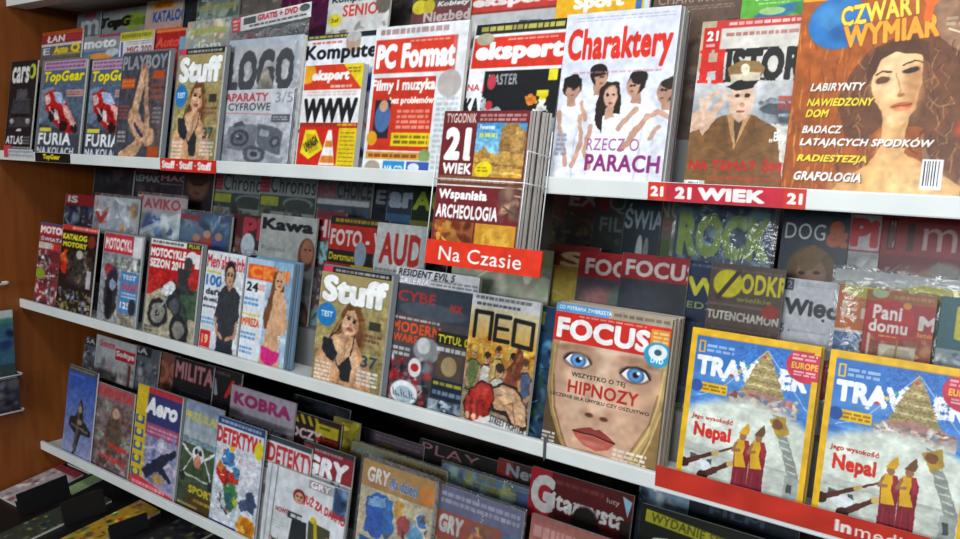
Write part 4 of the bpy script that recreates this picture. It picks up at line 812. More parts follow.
    c.P([(100, 26), (97, 40), (95, 56), (90, 72), (80, 88), (72, 100), (100, 100)], 'b3955c'); c.P([(100, 52), (96, 70), (88, 86), (80, 100), (100, 100)], '8c6f44'); c.L([(98, 34), (96, 56), (90, 76), (80, 92)], 1.6, 'd9bd82', .8); c.L([(99, 60), (93, 80), (86, 96)], 1.6, 'd0b274', .8); c.L([(95, 50), (91, 69), (80, 87), (72, 100)], 1.8, '8d6548', .7)
    c.NO(.05, 20, 0, 26, 100, 100)
    c.R(0, 0, 100, 6, '5a9cd0'); c.R(48, 0, 100, 6, 'a89a84'); c.T('CO POTRAFIĄ ZWIERZĘTA', 3, 1.3, 50, 4.7, 'eef4fa', .02); c.G(52, 1, 98, 4.6, '54483a', 1, .6)
    c.R(0, 6, 100, 26, 'cf2a1f'); c.T('FOCUS', 3, 9.5, 84, 24, 'f5f2ee', .04)
    for x0, x1 in ((2.2, 10), (33, 40)): pass
    c.G(22, 6.7, 80, 8.6, 'f0c4b8', 1, .7); c.R(84, 8, 99, 18, 'dd8a24'); c.G(86, 9, 98, 17, 'f6d9a4', 3); c.E(91, 24, 11, 8, '2a9ac0'); c.E(91, 22.5, 7.5, 5, 'e6eef2'); c.E(91, 22.5, 3, 2, '3a5a6a'); c.T('DVD', 86, 26, 96, 29.5, 'e8f4f8', .03)
    c.T('WSZYSTKO O TEJ', 21, 45.5, 68, 49.5, '2c2424', .02); c.T('HIPNOZY', 19, 51, 80, 60, 'b2261f', .02); c.T('LECZENIE SIŁĄ UMYSŁU CZY OSZUSTWO', 4, 61.5, 90, 64.5, '2c2424', .02)
    c.G(64, 89, 92, 98, 'e8e4dc', 3); c.G(0, 89, 12, 97, 'e8e4dc', 3)
def a_trav(c):
    Yl = 'e2b017'
    c.bg('3471c0'); c.GV(0, 45, '2f68b4', '4a86cc'); c.E(40, 30, 30, 3, '7aa6d8', .4, soft=.9)
    c.T('TRAVELER', 7, 17, 93, 30, 'f2f4f6', .05)
    c.P([(41, 40), (47, 30), (52, 20), (57, 11), (61, 7), (65, 12), (72, 24), (80, 40)], 'a08f5e')
    for k in range(10):
        y = 9 + k * 3; c.L([(60 - k * 1.75, y), (62 + k * 1.75, y + 1)], 1.2, 'c6b98c' if k % 2 else '84764a')
    c.NO(.22, 44, 40, 6, 82, 42); c.WP(1, 40, 38, 6, 84, 44); c.L([(61, 8), (30, 36), (10, 44)], .8, 'd2d8dc', .6); c.L([(62, 8), (96, 42)], .8, 'd2d8dc', .6)
    for k in range(8): c.E(60 - k * 6, 12 + k * 3.8, 1.6, 1, ['c9433a', 'e6e6e6', '4aa06a', 'e2c23a'][k % 4]); 
    c.E(62, 41, 27, 6.5, 'a87a74'); c.P([(36, 38), (88, 40), (88, 47), (36, 46)], 'b9a99c'); c.BL(36, 36, 88, 47, ['d9d2c6', 'a5584a', '8a7a70', 'c8bfb2', '7080a0'], 50, 5)
    c.E(52, 82, 68, 40, 'ced5c8'); c.E(36, 66, 36, 18, 'dae0d3', .9, soft=.8); c.P([(5, 74), (95, 80), (95, 100), (5, 100)], 'b4bab0', .7); c.R(6, 79, 95, 80.5, '9ea499', .6); c.R(10, 82, 15, 86, '4c5250'); c.R(24, 83, 28, 87, '4c5250'); c.E(20, 88, 8, 3.5, 'd6dbdd')
    c.P([(70, 46), (78, 48), (96, 84), (88, 86)], '8a9088'); 
    for k in range(8): c.L([(71 + k * 2.2, 48 + k * 4.4), (78 + k * 2, 49 + k * 4.4)], 1, 'c4c8be')
    c.P([(68, 50), (80, 46), (84, 56), (76, 60)], 'a98a34'); c.E(75, 52, 4, 3, '7a4a2c'); c.R(84, 82, 95, 100, '9aa09a'); c.R(86, 86, 90, 92, '454a4a')
    c.PH(5,34,95,100,.9,.07); c.T('Jego wysokość', 8, 55.5, 42, 59.5, 'b43a2c', .03, .1); c.T('Nepal', 11, 61, 41, 73, 'cf2a1c', .04)
    for (x0, y0, x1, y1, wd) in ((50, 70, 6, 89, 3.2), (60, 73, 22, 95, 3.8)):
        c.L([(x0, y0), (x1, y1)], wd * .5, '5a3226'); c.L([((x0 + x1) / 2, (y0 + y1) / 2), (x1, y1)], wd * .95, '4c261d'); c.L([(x0 * .25 + x1 * .75, y0 * .25 + y1 * .75), (x1, y1)], wd * 1.3, '52291f'); c.E(x1, y1, 4.4, 3.2, '3c1a16'); c.L([((x0 + x1) / 2 + 4, (y0 + y1) / 2 - 1.6), ((x0 + x1) / 2 + 1, (y0 + y1) / 2 - .4)], wd, 'c9a45a')
    for x, y, hat in ((51, 61, 'd2a01e'), (63, 60, '6b4a2a')):
        c.P([(x - 4, y + 5), (x + 4, y + 5), (x + 6.5, y + 10), (x + 6, y + 22), (x + 6.4, 104), (x - 6, 104), (x - 5.4, y + 22), (x - 6.5, y + 10)], '7c1b2a')
        c.P([(x - 4, y + 5), (x + 3, y + 5), (x + 1, y + 14), (x + 4.5, y + 22), (x - 4.5, y + 23), (x - 5.6, y + 11)], 'd3a41f'); c.P([(x + 1, y + 5), (x + 4.5, y + 5.5), (x + 6, y + 14), (x + 3, y + 15)], '9a2a34')
        c.L([(x - 5, y + 8), (x - 7, y + 13), (x - 2, y + 12)], 2.2, '9a6a48'); c.L([(x + 2, y + 26), (x + 3, 102)], .7, '5a1220'); c.L([(x - 2, y + 25), (x - 3, 102)], .7, '96303c')
        c.E(x - .4, y + 3, 2.7, 2.6, '9a6848'); c.P([(x - 4, y + 1.6), (x - 1, y - 2.6), (x + 3, y - 6), (x + 4.2, y - 1.5), (x + 3, y + 1.8)], hat)
    c.WP(.3, 30, 5, 52, 95, 100)
    c.oy = 0
    c.R(7, 34.5, 34, 41, 'e3b81e'); c.G(14, 35.5, 33, 40, '8a5a14', 2); c.E(9, 37.5, 5, 4, '2a4f9a'); c.G(14, 9, 36, 15, 'c9d8ea', 2, .7); c.L([(8, 8), (12, 8), (12, 15), (8, 15), (8, 8)], 1.2, 'e2b017')
    c.E(91, 13, 15, 11, 'c03048', soft=.05); c.T('EUROPE', 80, 11.5, 99, 15.5, 'e8b83a', .03); c.G(80, 6, 98, 10.5, 'ecc8cc', 2); c.G(82, 16.5, 98, 20, 'ecc8cc', 2)
    c.R(0, 0, 100, 4.2, Yl); c.R(0, 97, 100, 100, Yl); c.R(0, 0, 5, 100, Yl); c.R(95, 4.2, 100, 100, Yl) if False else None
    c.R(95.5, 22, 100, 100, Yl); c.R(95.5, 0, 100, 6, Yl); c.R(5, 4.2, 95, 4.8, 'c9980f')

# ================================================================== middle shelf, second and back tiers
def a_isred(c):
    c.bg('2c2f3a'); c.R(0, 0, 100, 22, '8a2328'); c.T('IS', 8, 4, 40, 18, 'c9c5c2', .04); c.BL(0, 24, 100, 100, ['3a4a66', '22242c', '5a3a40', '7a8698'], 40, 14)
def a_vwhite(c):
    c.bg('b9bec6'); c.BL(0, 0, 100, 100, ['dfe6ee', '9aa6b4', 'c9d2dc', '8a7a84', 'c48a4a'], 40, 16); c.T('V', 4, 30, 34, 52, 'b22a30', .05)
def a_avio(c):
    c.bg('a7b2ba'); c.R(0, 0, 100, 26, 'b9a6ac'); c.T('V', -2, 2, 14, 26, 'b54034', .04); c.T('AVIKO', 16, 5, 90, 22, 'a83440', .02); c.R(2, 30, 30, 44, '9aa05a'); c.BL(10, 30, 100, 100, ['c9d2d8', 'b4bdb4', '7d93ac', '3a5a9a', 'dfe8f0'], 40, 16); c.L([(10, 64), (60, 40), (100, 26)], 6, 'dfe9f2', .7)  # last pale stroke is the bag's shine, painted into the cover colour
def a_bluep(c):
    c.bg('35577a'); c.BL(0, 0, 100, 40, ['4a7aa8', '2a4060', '8aa0b0'], 30, 14); c.R(0, 4, 40, 14, '8a2a34'); c.E(30, 50, 34, 26, '5a7a96', .7); c.E(56, 60, 12, 26, 'b0342e'); c.E(56, 36, 7, 7, 'c49a80'); c.E(78, 60, 12, 24, '3a4f9a'); c.E(78, 38, 7, 7, 'b98f76'); c.E(36, 66, 12, 24, 'a0302c'); c.E(36, 44, 7, 7, 'b98a70'); c.R(0, 80, 100, 100, '8a3028')
def a_rf(c):
    c.bg('42312f'); c.T('PF', 36, 4, 96, 40, 'b23a48', .04); c.R(0, 0, 30, 40, '5a2a30'); c.E(50, 50, 16, 20, 'c3d0da'); c.T('RYB', 16, 56, 78, 64, 'a8b0b8', .03); c.BL(0, 40, 34, 100, ['5a5a60', '8a5a50'], 16, 12)
def a_kawa(c):
    c.bg('a8aca8'); c.NO(.05); c.T('Kawa', 4, 6, 94, 24, '22252a', .04); c.T('Polska', 5, 32, 40, 40, 'bcbcae', .0); c.T('Pianino', 6, 48, 48, 55, '5d6668', .0); c.E(86, 54, 14, 24, '6a4034'); c.E(87, 50, 10, 18, '9a6650'); c.E(84, 47, 2, 1.5, '2a1c18'); c.E(92, 47, 2, 1.5, '2a1c18'); c.R(0, 88, 100, 100, '8a8e8a')
def a_hifb(c):
    c.bg('6a3038'); c.R(0, 10, 100, 40, 'a02a34'); c.T('HIF', 2, 12, 90, 36, 'd5c4c6', .03); c.R(0, 42, 60, 66, '7fb0b4'); c.BL(0, 40, 100, 100, ['7fa9ae', 'a8cfd0', '5a4a4a'], 24, 16)
def a_foto(c):
    c.bg('8f2020'); c.R(0, 0, 100, 12, '2c2622'); c.G(10, 2, 98, 10, 'b99a2e', 1); c.R(0, 12, 100, 46, 'b12a24'); c.T('FOTO - VIDEO', 4, 18, 138, 40, 'd9cfca', .03); c.R(0, 46, 100, 74, '25221f'); c.T('Dortmund', 4, 50, 54, 60, 'd2c01f', .03); c.E(58, 50, 10, 18, '8a98a8'); c.E(88, 52, 8, 16, '9aa4ac'); c.R(0, 64, 44, 74, 'a02a1c'); c.R(44, 64, 100, 76, 'c9a91c'); c.BL(0, 76, 100, 100, ['433', '855', '997'], 16, 14)
def a_aud(c):
    c.bg('c2c6c4'); c.T('AUDIO', 10, 12, 136, 54, 'b0302c', .03); c.R(88, 0, 100, 100, 'a9b2b2'); c.G(4, 58, 70, 64, '777', 1); c.R(0, 66, 84, 78, '9a9e9c'); c.BL(0, 78, 84, 100, ['555', '888', 'b44'], 12, 12)
def a_remak(c):
    c.bg('2a2630'); c.T('AERO', 2, 2, 48, 12, '8a2f38', .03); c.T('REMAK', 2, 16, 52, 28, '7a8684', .03); c.T('MAC', 54, 14, 100, 24, 'a87880', .02); c.G(54, 27, 96, 32, '6a5a60', 1); c.BL(0, 32, 100, 100, ['3a3440', '4a4650', '22202a'], 24, 16)
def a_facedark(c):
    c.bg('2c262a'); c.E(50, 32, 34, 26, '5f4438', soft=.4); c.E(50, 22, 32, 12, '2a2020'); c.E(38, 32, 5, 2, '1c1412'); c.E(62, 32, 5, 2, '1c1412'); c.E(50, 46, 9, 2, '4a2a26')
def a_chron(c):
    c.bg('7d8684'); c.R(0, 4, 18, 32, '7d2f3a'); c.G(2, 6, 17, 30, 'a8545c', 4); c.T('Chronos', 20, 6, 98, 32, '24282a', .0); c.R(0, 36, 100, 60, '3a4440'); c.R(4, 38, 36, 52, '8a903a'); c.E(70, 46, 26, 9, '69767a'); c.E(70, 48, 22, 8, '39423e'); c.BL(0, 56, 100, 100, ['444', '665'], 14, 14)
def a_hifi(c):
    c.bg('5c6266'); c.T('HI-FI', 2, 8, 40, 32, '93343c', .02); c.T('CHOICE', 42, 8, 98, 32, '2a2e32', .02); c.R(0, 34, 96, 42, 'a0a6aa'); c.R(0, 42, 100, 60, '424a50'); c.G(0, 1, 96, 6, '8a9094', 1); c.BL(0, 44, 100, 100, ['345', '777'], 14, 14)
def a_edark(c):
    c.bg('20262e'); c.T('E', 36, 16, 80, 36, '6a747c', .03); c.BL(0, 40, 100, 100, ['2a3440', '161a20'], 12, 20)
def a_ar(c):
    c.bg('2b3542'); c.T('art', 6, 10, 120, 36, '8d9aa6', .06); c.R(0, 44, 100, 60, '3a5a7a'); c.BL(0, 60, 100, 100, ['2a4a70', '4a5a5a'], 14, 18)
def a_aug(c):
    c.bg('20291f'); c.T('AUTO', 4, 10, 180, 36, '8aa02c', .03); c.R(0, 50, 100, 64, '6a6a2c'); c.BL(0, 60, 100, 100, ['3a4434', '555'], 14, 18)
def a_pale2(c):
    c.bg('9aa48e'); c.BL(0, 0, 100, 100, ['b9c2b0', '8a947e', 'c4c0ae', 'a8b07a'], 30, 18)
def a_syel(c):
    c.bg('8d5a22'); c.R(0, 0, 100, 26, '7a2a22'); c.T('S', 20, 8, 80, 26, 'c9ab7c', .03); c.GV(26, 100, 'a8842a', '9aa05a'); c.BL(0, 40, 100, 100, ['b9a03a', '8a8a4a', 'c4b46a'], 20, 18, a=.5)
def a_fback(c):
    c.bg('4c454c'); c.R(0, 0, 100, 30, '9c2126'); c.T('FOCUS', 12, 8, 116, 27, 'd0c4c2', .03); c.E(40, 60, 30, 18, 'a87470', .9, soft=.6); c.E(70, 54, 18, 16, '5a7a70', .8, soft=.6); c.E(44, 74, 24, 12, 'b98a84', .8, soft=.7); c.R(0, 84, 100, 100, '5a4a48')
def a_fback2(c):
    c.bg('363b42'); c.R(0, 0, 100, 28, '96242a'); c.T('FOCUS', 8, 7, 112, 25, 'd0c4c2', .03); c.E(40, 60, 34, 24, '4a5058', .8, soft=.8)
def a_swiat(c):
    c.bg('1c2c4c'); c.G(4, 1, 96, 6, '5a6a86', 1); c.T('ŚWIAT', 8, 9, 150, 36, 'cfc832', .03); c.T('WIEDZY', 8, 42, 90, 49, '8f9a5a', .01); c.GV(56, 100, '1a2640', '141c30'); c.G(4, 62, 60, 68, '4a5870', 1)
def a_odk(c):
    c.bg('54463e'); c.E(26, 24, 20, 17, 'd2c818'); c.L([(40, 8), (14, 42)], 6, '3a322c'); c.T('ODKRYWCA', 44, 10, 170, 34, 'd2c818', .03); c.T('wielkie', 40, 38, 86, 44, '8a8a2c', .02); c.G(2, 6, 96, 9, '8a7a70', 1, .5); c.R(0, 48, 100, 51, '6d5a54'); c.T('TUTENCHAMON', 2, 57, 98, 68, 'c6c4ba', .03); c.E(86, 52, 12, 8, '9a3428'); c.R(0, 74, 100, 100, '4a3c36'); c.G(10, 76, 90, 92, '7a6a60', 3, .5)
def a_wiec(c):
    c.bg('c8ccd2'); c.R(0, 0, 30, 12, '3a4048'); c.T('2+2', 2, 2, 28, 10, '8a92a0', .02); c.G(32, 2, 90, 7, '9aa2ac', 2, .5); c.T('Więc', 20, 20, 92, 42, '2d3138', .04); c.T('i', 4, 22, 9, 40, '2d3138', .04); c.T('5', 4, 48, 11, 57, '3a4048', .0); c.T('5 -', 18, 48, 32, 57, '3a4048', .0); c.G(34, 52, 80, 55, 'a4abb4', 1); c.P([(44, 100), (66, 84), (100, 76), (100, 100)], 'b3202e')
def a_en(c):
    c.bg('b9621f'); c.R(0, 0, 100, 52, 'c4691f'); c.E(40, 6, 34, 9, 'b9c43a', .8); c.T('Energia', 8, 20, 190, 46, 'e2d2bc', .01); c.R(0, 54, 100, 58, 'd9d4cc'); c.R(0, 58, 100, 100, '4a70a0'); c.BL(0, 58, 100, 100, ['8ab0d0', '3a5a90', 'c9d8e4', '222a3a', '5a80b0'], 44, 12); c.E(50, 72, 16, 10, 'a9b2b8'); c.E(50, 72, 10, 7, '2a3038')
def a_yel(c):
    c.bg('a8a894'); c.R(0, 0, 100, 12, 'b5b8b8'); c.P([(0, 50), (20, 26), (60, 10), (100, 12), (100, 30), (60, 26), (26, 42)], 'b9b222'); c.P([(0, 66), (30, 44), (70, 30), (100, 34), (100, 50), (40, 56)], 'c9c8b8'); c.G(56, 16, 98, 22, '6a6a20', 1); c.BL(0, 60, 100, 100, ['8a8a7a', 'b4b09a'], 14, 20)
def a_pani(c):
    c.bg('a83426'); c.R(0, 0, 100, 14, '9a5a2a'); c.G(40, 3, 96, 10, 'd0a070', 1, .6); c.E(20, 3, 12, 7, 'a4b48a'); c.R(0, 14, 100, 52, 'a5201f'); c.T('M', 78, 26, 104, 44, 'e0d6d2', .05); c.T('lato', 78, 46, 98, 52, 'c9a030', .03)
    c.R(14, 56, 100, 100, '9a3c24'); c.BL(10, 54, 100, 100, ['b06a3a', '7a2a1c', 'c48a5a'], 24, 16); c.R(26, 66, 78, 84, 'cfc6b2'); c.P([(30, 84), (40, 70), (70, 70), (76, 84)], 'b5a78a'); c.L([(52, 58), (50, 92)], 3, 'a4702f'); c.R(8, 54, 12, 100, 'd9c8b8')
    c.E(36, 36, 36, 26, 'c02226', soft=.05); c.E(36, 36, 33, 23.5, 'b81e22', soft=.05); c.T('Pani', 12, 18, 54, 36, 'f0e8e2', .03); c.T('domu', 8, 36, 64, 52, 'f0e8e2', .03); c.G(24, 54, 52, 58, 'd9b04a', 1); c.E(60, 16, 6, 4, 'd98a2c')
def a_teal(c):
    c.bg('245f66'); c.T('E', 30, 10, 90, 50, 'cfc432', .05); c.R(0, 62, 100, 100, '8a9a9c'); c.BL(0, 62, 100, 100, ['aab', '567', 'c8d0d0'], 20, 14)
def a_ex(c):
    c.bg('4c3a30'); c.R(34, 0, 100, 24, '7d2a2a'); c.T('EX', 36, 3, 100, 20, 'a08a86', .03); c.R(0, 0, 32, 40, '6a3a30'); c.BL(0, 26, 100, 100, ['6a5a3a', '3a3a36', '8a6a3a', '50584a'], 40, 16)
def a_q(c):
    c.bg('353838'); c.E(32, 12, 22, 12, '7a2426'); c.T('Q', 40, 2, 90, 26, '6a7070', .0); c.T('FIL', 20, 30, 84, 46, '606868', .02); c.BL(0, 50, 100, 100, ['3a403c', '4a5048', '2c302c'], 24, 16)
def a_swi(c):
    c.bg('28343c'); c.R(0, 0, 100, 8, '4a5866'); c.T('ŚWIAT', 4, 12, 130, 40, '7f8f98', .02); c.E(50, 66, 9, 20, 'a9b0ac'); c.E(68, 66, 7, 18, '7a8480'); c.R(0, 80, 100, 100, '2a3a2c')
def a_inu(c):
    c.bg('5a5a54'); c.T('INU', 2, 8, 100, 26, '8a8a86', .01); c.G(2, 28, 98, 40, '94504e', 2); c.R(0, 50, 100, 100, '4a5a3c')
def a_rock(c):
    c.bg('2f4a6a'); c.BL(0, 0, 100, 100, ['3f6486', '1f3048', '5f88a4', '7fa2b0', '2a405a'], 70, 14, a=.7); c.T('ROCK', 4, 12, 98, 74, '86a04a', .06); c.G(60, 78, 96, 86, '7f9a4a', 1); c.BL(0, 0, 100, 100, ['b4cad6', '8fb0c0'], 14, 7, a=.5)
def a_dog(c):
    c.bg('22303e'); c.GV(0, 100, '1c2a3a', '2c3a44'); c.T('DOG', 6, 24, 66, 46, 'c4c8ca', .0); c.T('&', 68, 18, 100, 54, 'a34f26', .05); c.E(50, 86, 36, 32, '5f4a2c'); c.E(52, 92, 22, 20, '8a6850'); c.P([(24, 70), (50, 52), (72, 62), (56, 84), (40, 92)], '6f5630'); c.E(60, 90, 5, 2.5, '1e1612'); c.E(38, 92, 5, 2.5, '1e1612')
def a_pi(c):
    c.bg('8e1f24'); c.R(0, 0, 100, 60, '921f24'); c.R(0, 2, 62, 50, 'b4b0b2'); c.T('Pi', 10, 6, 60, 46, 'b3262a', .06); c.T('r', 78, 16, 96, 46, 'b9a09c', .01); c.R(0, 52, 100, 100, '9aa0a4'); c.BL(0, 60, 100, 100, ['b4b8b8', '8a9096', '7a7a70'], 20, 20)
def a_mo(c):
    c.bg('86201f'); c.NO(.08); c.R(6, 4, 14, 46, '3a1416'); c.T('no', 8, 6, 13, 44, 'b98a86', .0, 0, 0); c.T('mamo', 38, 14, 150, 44, 'b79d99', .0); c.R(24, 10, 30, 46, '401618'); c.R(0, 52, 100, 100, '6a1c1c'); c.BL(0, 60, 100, 100, ['9a9a90', 'a87', '666'], 20, 20)

# ================================================================== bottom shelf
def a_jet(c):
    c.bg('2b4fa4'); c.GV(0, 100, '2a4aa0', '8a93b4'); c.R(0, 0, 100, 6, '4a4a44'); c.G(6, 1.5, 90, 5, '8a8a80', 1); c.G(8, 8, 60, 12, '6f86c0', 1, .6); c.P([(48, 34), (58, 38), (64, 56), (92, 66), (90, 72), (60, 72), (44, 96), (36, 96), (40, 74), (14, 66), (18, 58), (42, 52)], '2a2a2c'); c.L([(50, 40), (42, 92)], 6, '5a5448'); c.L([(24, 64), (80, 68)], 4, '6a6352'); c.PH(0,14,100,100,2.4,.12); c.E(52, 46, 6, 4, 'a08a6a'); c.E(54, 60, 8, 3, '8a7a5c')
def a_redu(c):
    c.bg('77686a'); c.R(0, 0, 100, 16, '9a5a5a'); c.T('REDUTA', 8, 4, 96, 14, 'b83a3c', .03); c.BL(0, 18, 100, 100, ['8a7a78', '5a4a48', 'a0908a', '6a4440', '8d9a8a'], 70, 12); c.E(56, 38, 16, 16, '6a5648'); c.E(56, 56, 22, 20, '5c4c40'); c.E(56, 30, 9, 6, 'a88a74'); c.PH(0,18,100,100,3,.2); c.T('Wojna', 46, 66, 92, 74, 'd2302c', .04); c.T('W GÓRACH', 24, 80, 92, 88, 'cf302c', .04)
def a_aero(c):
    c.bg('9088a4'); c.GV(0, 100, '6a6f9a', 'aaa2bc'); c.R(0, 0, 26, 100, 'cdb02a'); c.R(26, 0, 100, 6, 'b5303c'); c.R(26, 6, 100, 34, '33386a'); c.T('Aero', 22, 9, 92, 26, 'e9ebef', .05, .2); c.R(26, 34, 100, 46, '9a4a6a'); c.G(30, 36, 96, 44, 'd0a0b8', 2)
    for k in range(5): c.R(2, 30 + k * 13, 22, 38 + k * 13, '3a5a8a'); c.E(12, 33 + k * 13, 6, 3, 'd9c03a')
    c.BL(28, 46, 100, 90, ['b6b0c6', '8a86a8', 'c8c6d2', '7a86b4'], 40, 14); c.P([(24, 80), (60, 62), (96, 50), (98, 54), (70, 70), (92, 80), (88, 84), (60, 76), (34, 88)], '262a3c'); c.E(62, 84, 12, 5, 'b98a3a', .8); c.PH(26,46,100,92,2.4,.15); c.P([(0, 90), (22, 88), (100, 96), (100, 100), (0, 100)], 'cf3a44'); c.G(6, 92, 80, 98, 'e8aab0', 1)
def a_plane(c):
    c.bg('56624c'); c.GV(0, 40, '7d8ea4', 'a8b0b0'); c.GV(40, 100, '46583e', '3c4430'); c.NO(.14); c.T('PRZEGLĄD', 12, 10, 94, 20, 'c9bd3a', .02, .1); c.R(0, 34, 100, 39, '5a7a8a', .6)
    c.L([(4, 40), (36, 50), (66, 50), (98, 38)], 4, 'd9dcdc'); c.L([(36, 50), (20, 66)], 2.4, 'c9cccc'); c.L([(66, 50), (84, 66)], 2.4, 'c9cccc'); c.E(50, 48, 14, 9, 'd6d8d8'); c.E(50, 54, 9, 6, 'c98a70'); c.E(46, 45, 4, 3, '2c3236'); c.E(55, 45, 4, 3, '2c3236'); c.L([(14, 68), (86, 70)], 3, 'b0b6b4'); c.E(18, 71, 6, 4, '2a2c28'); c.E(84, 72, 6, 4, '2a2c28'); c.PH(0,34,100,100,1.6,.15); c.T('SPORT', 36, 77, 96, 84, 'c4ac2a', .04); c.R(34, 85, 100, 100, '4d3a1c'); c.G(50, 87, 96, 92, 'b9a03a', 1); c.G(12, 94, 60, 98, 'c0ac6a', 1)
def a_det(c):
    c.bg('ccd2da'); c.R(50, 30, 90, 52, 'dde0e8')
    c.P([(14, 32), (26, 26), (40, 30), (44, 40), (34, 44), (20, 42)], '3a78b8'); c.E(36, 25, 5, 3.4, 'd8a42a'); c.P([(6, 46), (16, 42), (30, 48), (50, 46), (54, 54), (36, 60), (22, 60), (10, 54)], 'bf2f22'); c.E(14, 45, 7, 5, 'c9702a'); c.P([(40, 42), (54, 42), (56, 50), (46, 52)], '4a78a0'); c.P([(26, 60), (44, 56), (56, 64), (54, 78), (40, 84), (28, 74)], '3f7a4c'); c.P([(30, 66), (42, 66), (44, 84), (34, 82)], '2f5f66'); c.P([(48, 68), (58, 70), (56, 76), (46, 76)], 'a8b03a'); c.P([(70, 60), (84, 56), (96, 66), (92, 78), (78, 74)], '3e4a66'); c.P([(58, 70), (72, 66), (80, 74), (64, 78)], '4a5474'); c.L([(18, 70), (26, 82), (36, 86)], 3, '3a4a5a'); c.E(76, 90, 19, 10, 'd08a1e'); c.E(78, 89, 12, 7, 'b96a14'); c.E(74, 92, 5, 3, 'e8b850')
    c.BL(8, 28, 56, 84, ['8a3a2a', 'e0c8b0', '2a4a5a', 'e2d8c8', 'a8502a'], 26, 5); c.PH(2, 26, 97, 100, 3.4, .15)
    c.R(0, 0, 100, 7, '2d4370'); c.G(8, 1.5, 92, 6, 'aab8d0', 1); c.L([(1, 0), (1, 100)], 2, '33507c'); c.L([(99, 0), (99, 100)], 2.4, '33507c'); c.T('DETEKTYW', 2, 9, 92, 24, 'c22c2a', .04); c.E(90, 20, 9, 8, 'd5c62a'); c.G(54, 33, 86, 38, 'c98a94', 2, .5); c.R(2, 96, 60, 98, '2c3a66')
def a_idet(c):
    c.bg('ccd0d2'); c.R(0, 0, 100, 5, '3a4446'); c.T('DETEKTYW', 6, 7, 130, 24, 'b93036', .03); c.R(2, 7, 6, 24, 'b93036'); c.R(0, 25, 100, 31, '5d6668'); c.G(2, 26, 98, 30, 'c4c8ca', 1); c.BL(0, 36, 100, 100, ['d9dcdc', 'aab0b2', 'e4e6e6'], 20, 16)
def a_gry(c):
    c.bg('b8bdc2'); c.R(0, 0, 100, 5, '3c3438'); c.R(0, 4, 100, 26, '8a2c34'); c.T('GRY', 6, 9, 92, 26, 'e4e6e8', .06, .1); c.E(10, 7, 8, 4, 'b4343c'); c.G(24, 3, 80, 7, 'a8aaae', 1); c.BL(60, 26, 100, 100, ['3a4a66', '8a929c', '2a3446'], 26, 14)
def a_darmo(c):
    c.bg('cfd3d6'); c.L([(14, 0), (12, 100)], 1.6, '7d8486'); c.L([(6, 0), (5, 100)], 1.6, '9aa0a2'); c.R(54, 2, 84, 12, '9aa0a6'); c.T('GRY', 56, 3, 80, 11, 'e6e8ea', .04, o='7a2a30'); c.NO(.05); c.R(84, 0, 100, 34, '3d5474'); c.BL(84, 0, 100, 34, ['6a86a8', '2a3a58'], 10, 8)
    c.G(26, 20, 44, 26, 'a4aaae', 2, .5); c.T('JUŻ ZA DARMO', 50, 22, 100, 38, 'c6302c', .04, 0, 8); c.FACE(44, 27, 6, 6.5, 'c49478', '7a2a24'); c.R(32, 46, 50, 54, '3a4044'); c.T('NOWE', 16, 46, 32, 52, '9a3a40', .02); c.G(36, 47, 52, 53, 'dfe2e4', 1); c.P([(38, 54), (56, 52), (60, 100), (34, 100)], '2a2e30'); c.P([(58, 48), (84, 50), (86, 100), (60, 100)], '4a4a34'); c.E(64, 46, 4, 4, 'cbb02a'); c.L([(66, 48), (70, 78)], 4, 'b5a02c'); c.E(82, 74, 6, 14, '2c2c2a'); c.E(82, 62, 3, 3, 'b98a70'); c.G(12, 62, 30, 72, 'aab0b0', 3, .6); c.BL(10, 84, 46, 100, ['9a2c34', '3a4a3a', 'ccc'], 16, 7); c.BL(60, 84, 100, 100, ['8a8a5a', '3a3a34'], 16, 7)
def a_gryc(c):
    c.bg('cfc4a4')
    c.P([(8, 28), (24, 22), (40, 22), (48, 34), (44, 48), (30, 56), (12, 52)], '2360b8'); c.P([(12, 28), (38, 23), (40, 30), (14, 34)], '86b8de'); c.P([(36, 24), (46, 24), (50, 44), (44, 58), (38, 48)], '2f74c0'); c.P([(6, 58), (24, 56), (28, 70), (22, 86), (10, 84)], '2560b0'); c.P([(24, 60), (34, 58), (34, 78), (26, 80)], '3a70b4')
    c.P([(54, 36), (66, 30), (74, 40), (66, 48), (56, 46)], 'b84a4a'); c.P([(48, 24), (60, 22), (62, 32), (52, 36)], 'd2a03a'); c.P([(70, 36), (84, 34), (92, 42), (82, 52), (72, 48)], '6aa4cc'); c.P([(68, 50), (80, 52), (92, 70), (84, 78), (72, 66)], 'd8882a'); c.P([(46, 54), (60, 50), (66, 62), (60, 76), (48, 72)], '7a746e'); c.P([(52, 56), (60, 58), (56, 66)], '322e2c'); c.P([(52, 70), (68, 66), (74, 78), (60, 86)], 'c8c0b4'); c.P([(66, 82), (86, 74), (98, 88), (84, 100), (60, 98)], '342a28'); c.E(42, 78, 9, 8, 'd25c1e'); c.E(42, 78, 5, 4, 'e8a04a'); c.E(86, 32, 8, 6.5, 'd9dce0'); c.E(86, 32, 5.4, 4, '4a78b4')
    c.BL(40, 24, 98, 98, ['e0d4b4', '8a4a3a', '4a6a94', '2e2a28', 'd8a050'], 26, 5); c.PH(0, 20, 100, 100, 3, .13)
    c.R(0, 0, 100, 20, 'b88e4a'); c.T('GRY', 8, 4, 40, 16, 'e6e2da', .04, .1, o='a34a24', ow=.03); c.T('dla dzieci', 40, 7, 78, 16, '5a7ab0', .03, o='e8e2d2', ow=.03); c.R(80, 6, 100, 18, 'd98a2a'); c.G(8, 88, 34, 98, 'b03a3a', 2)
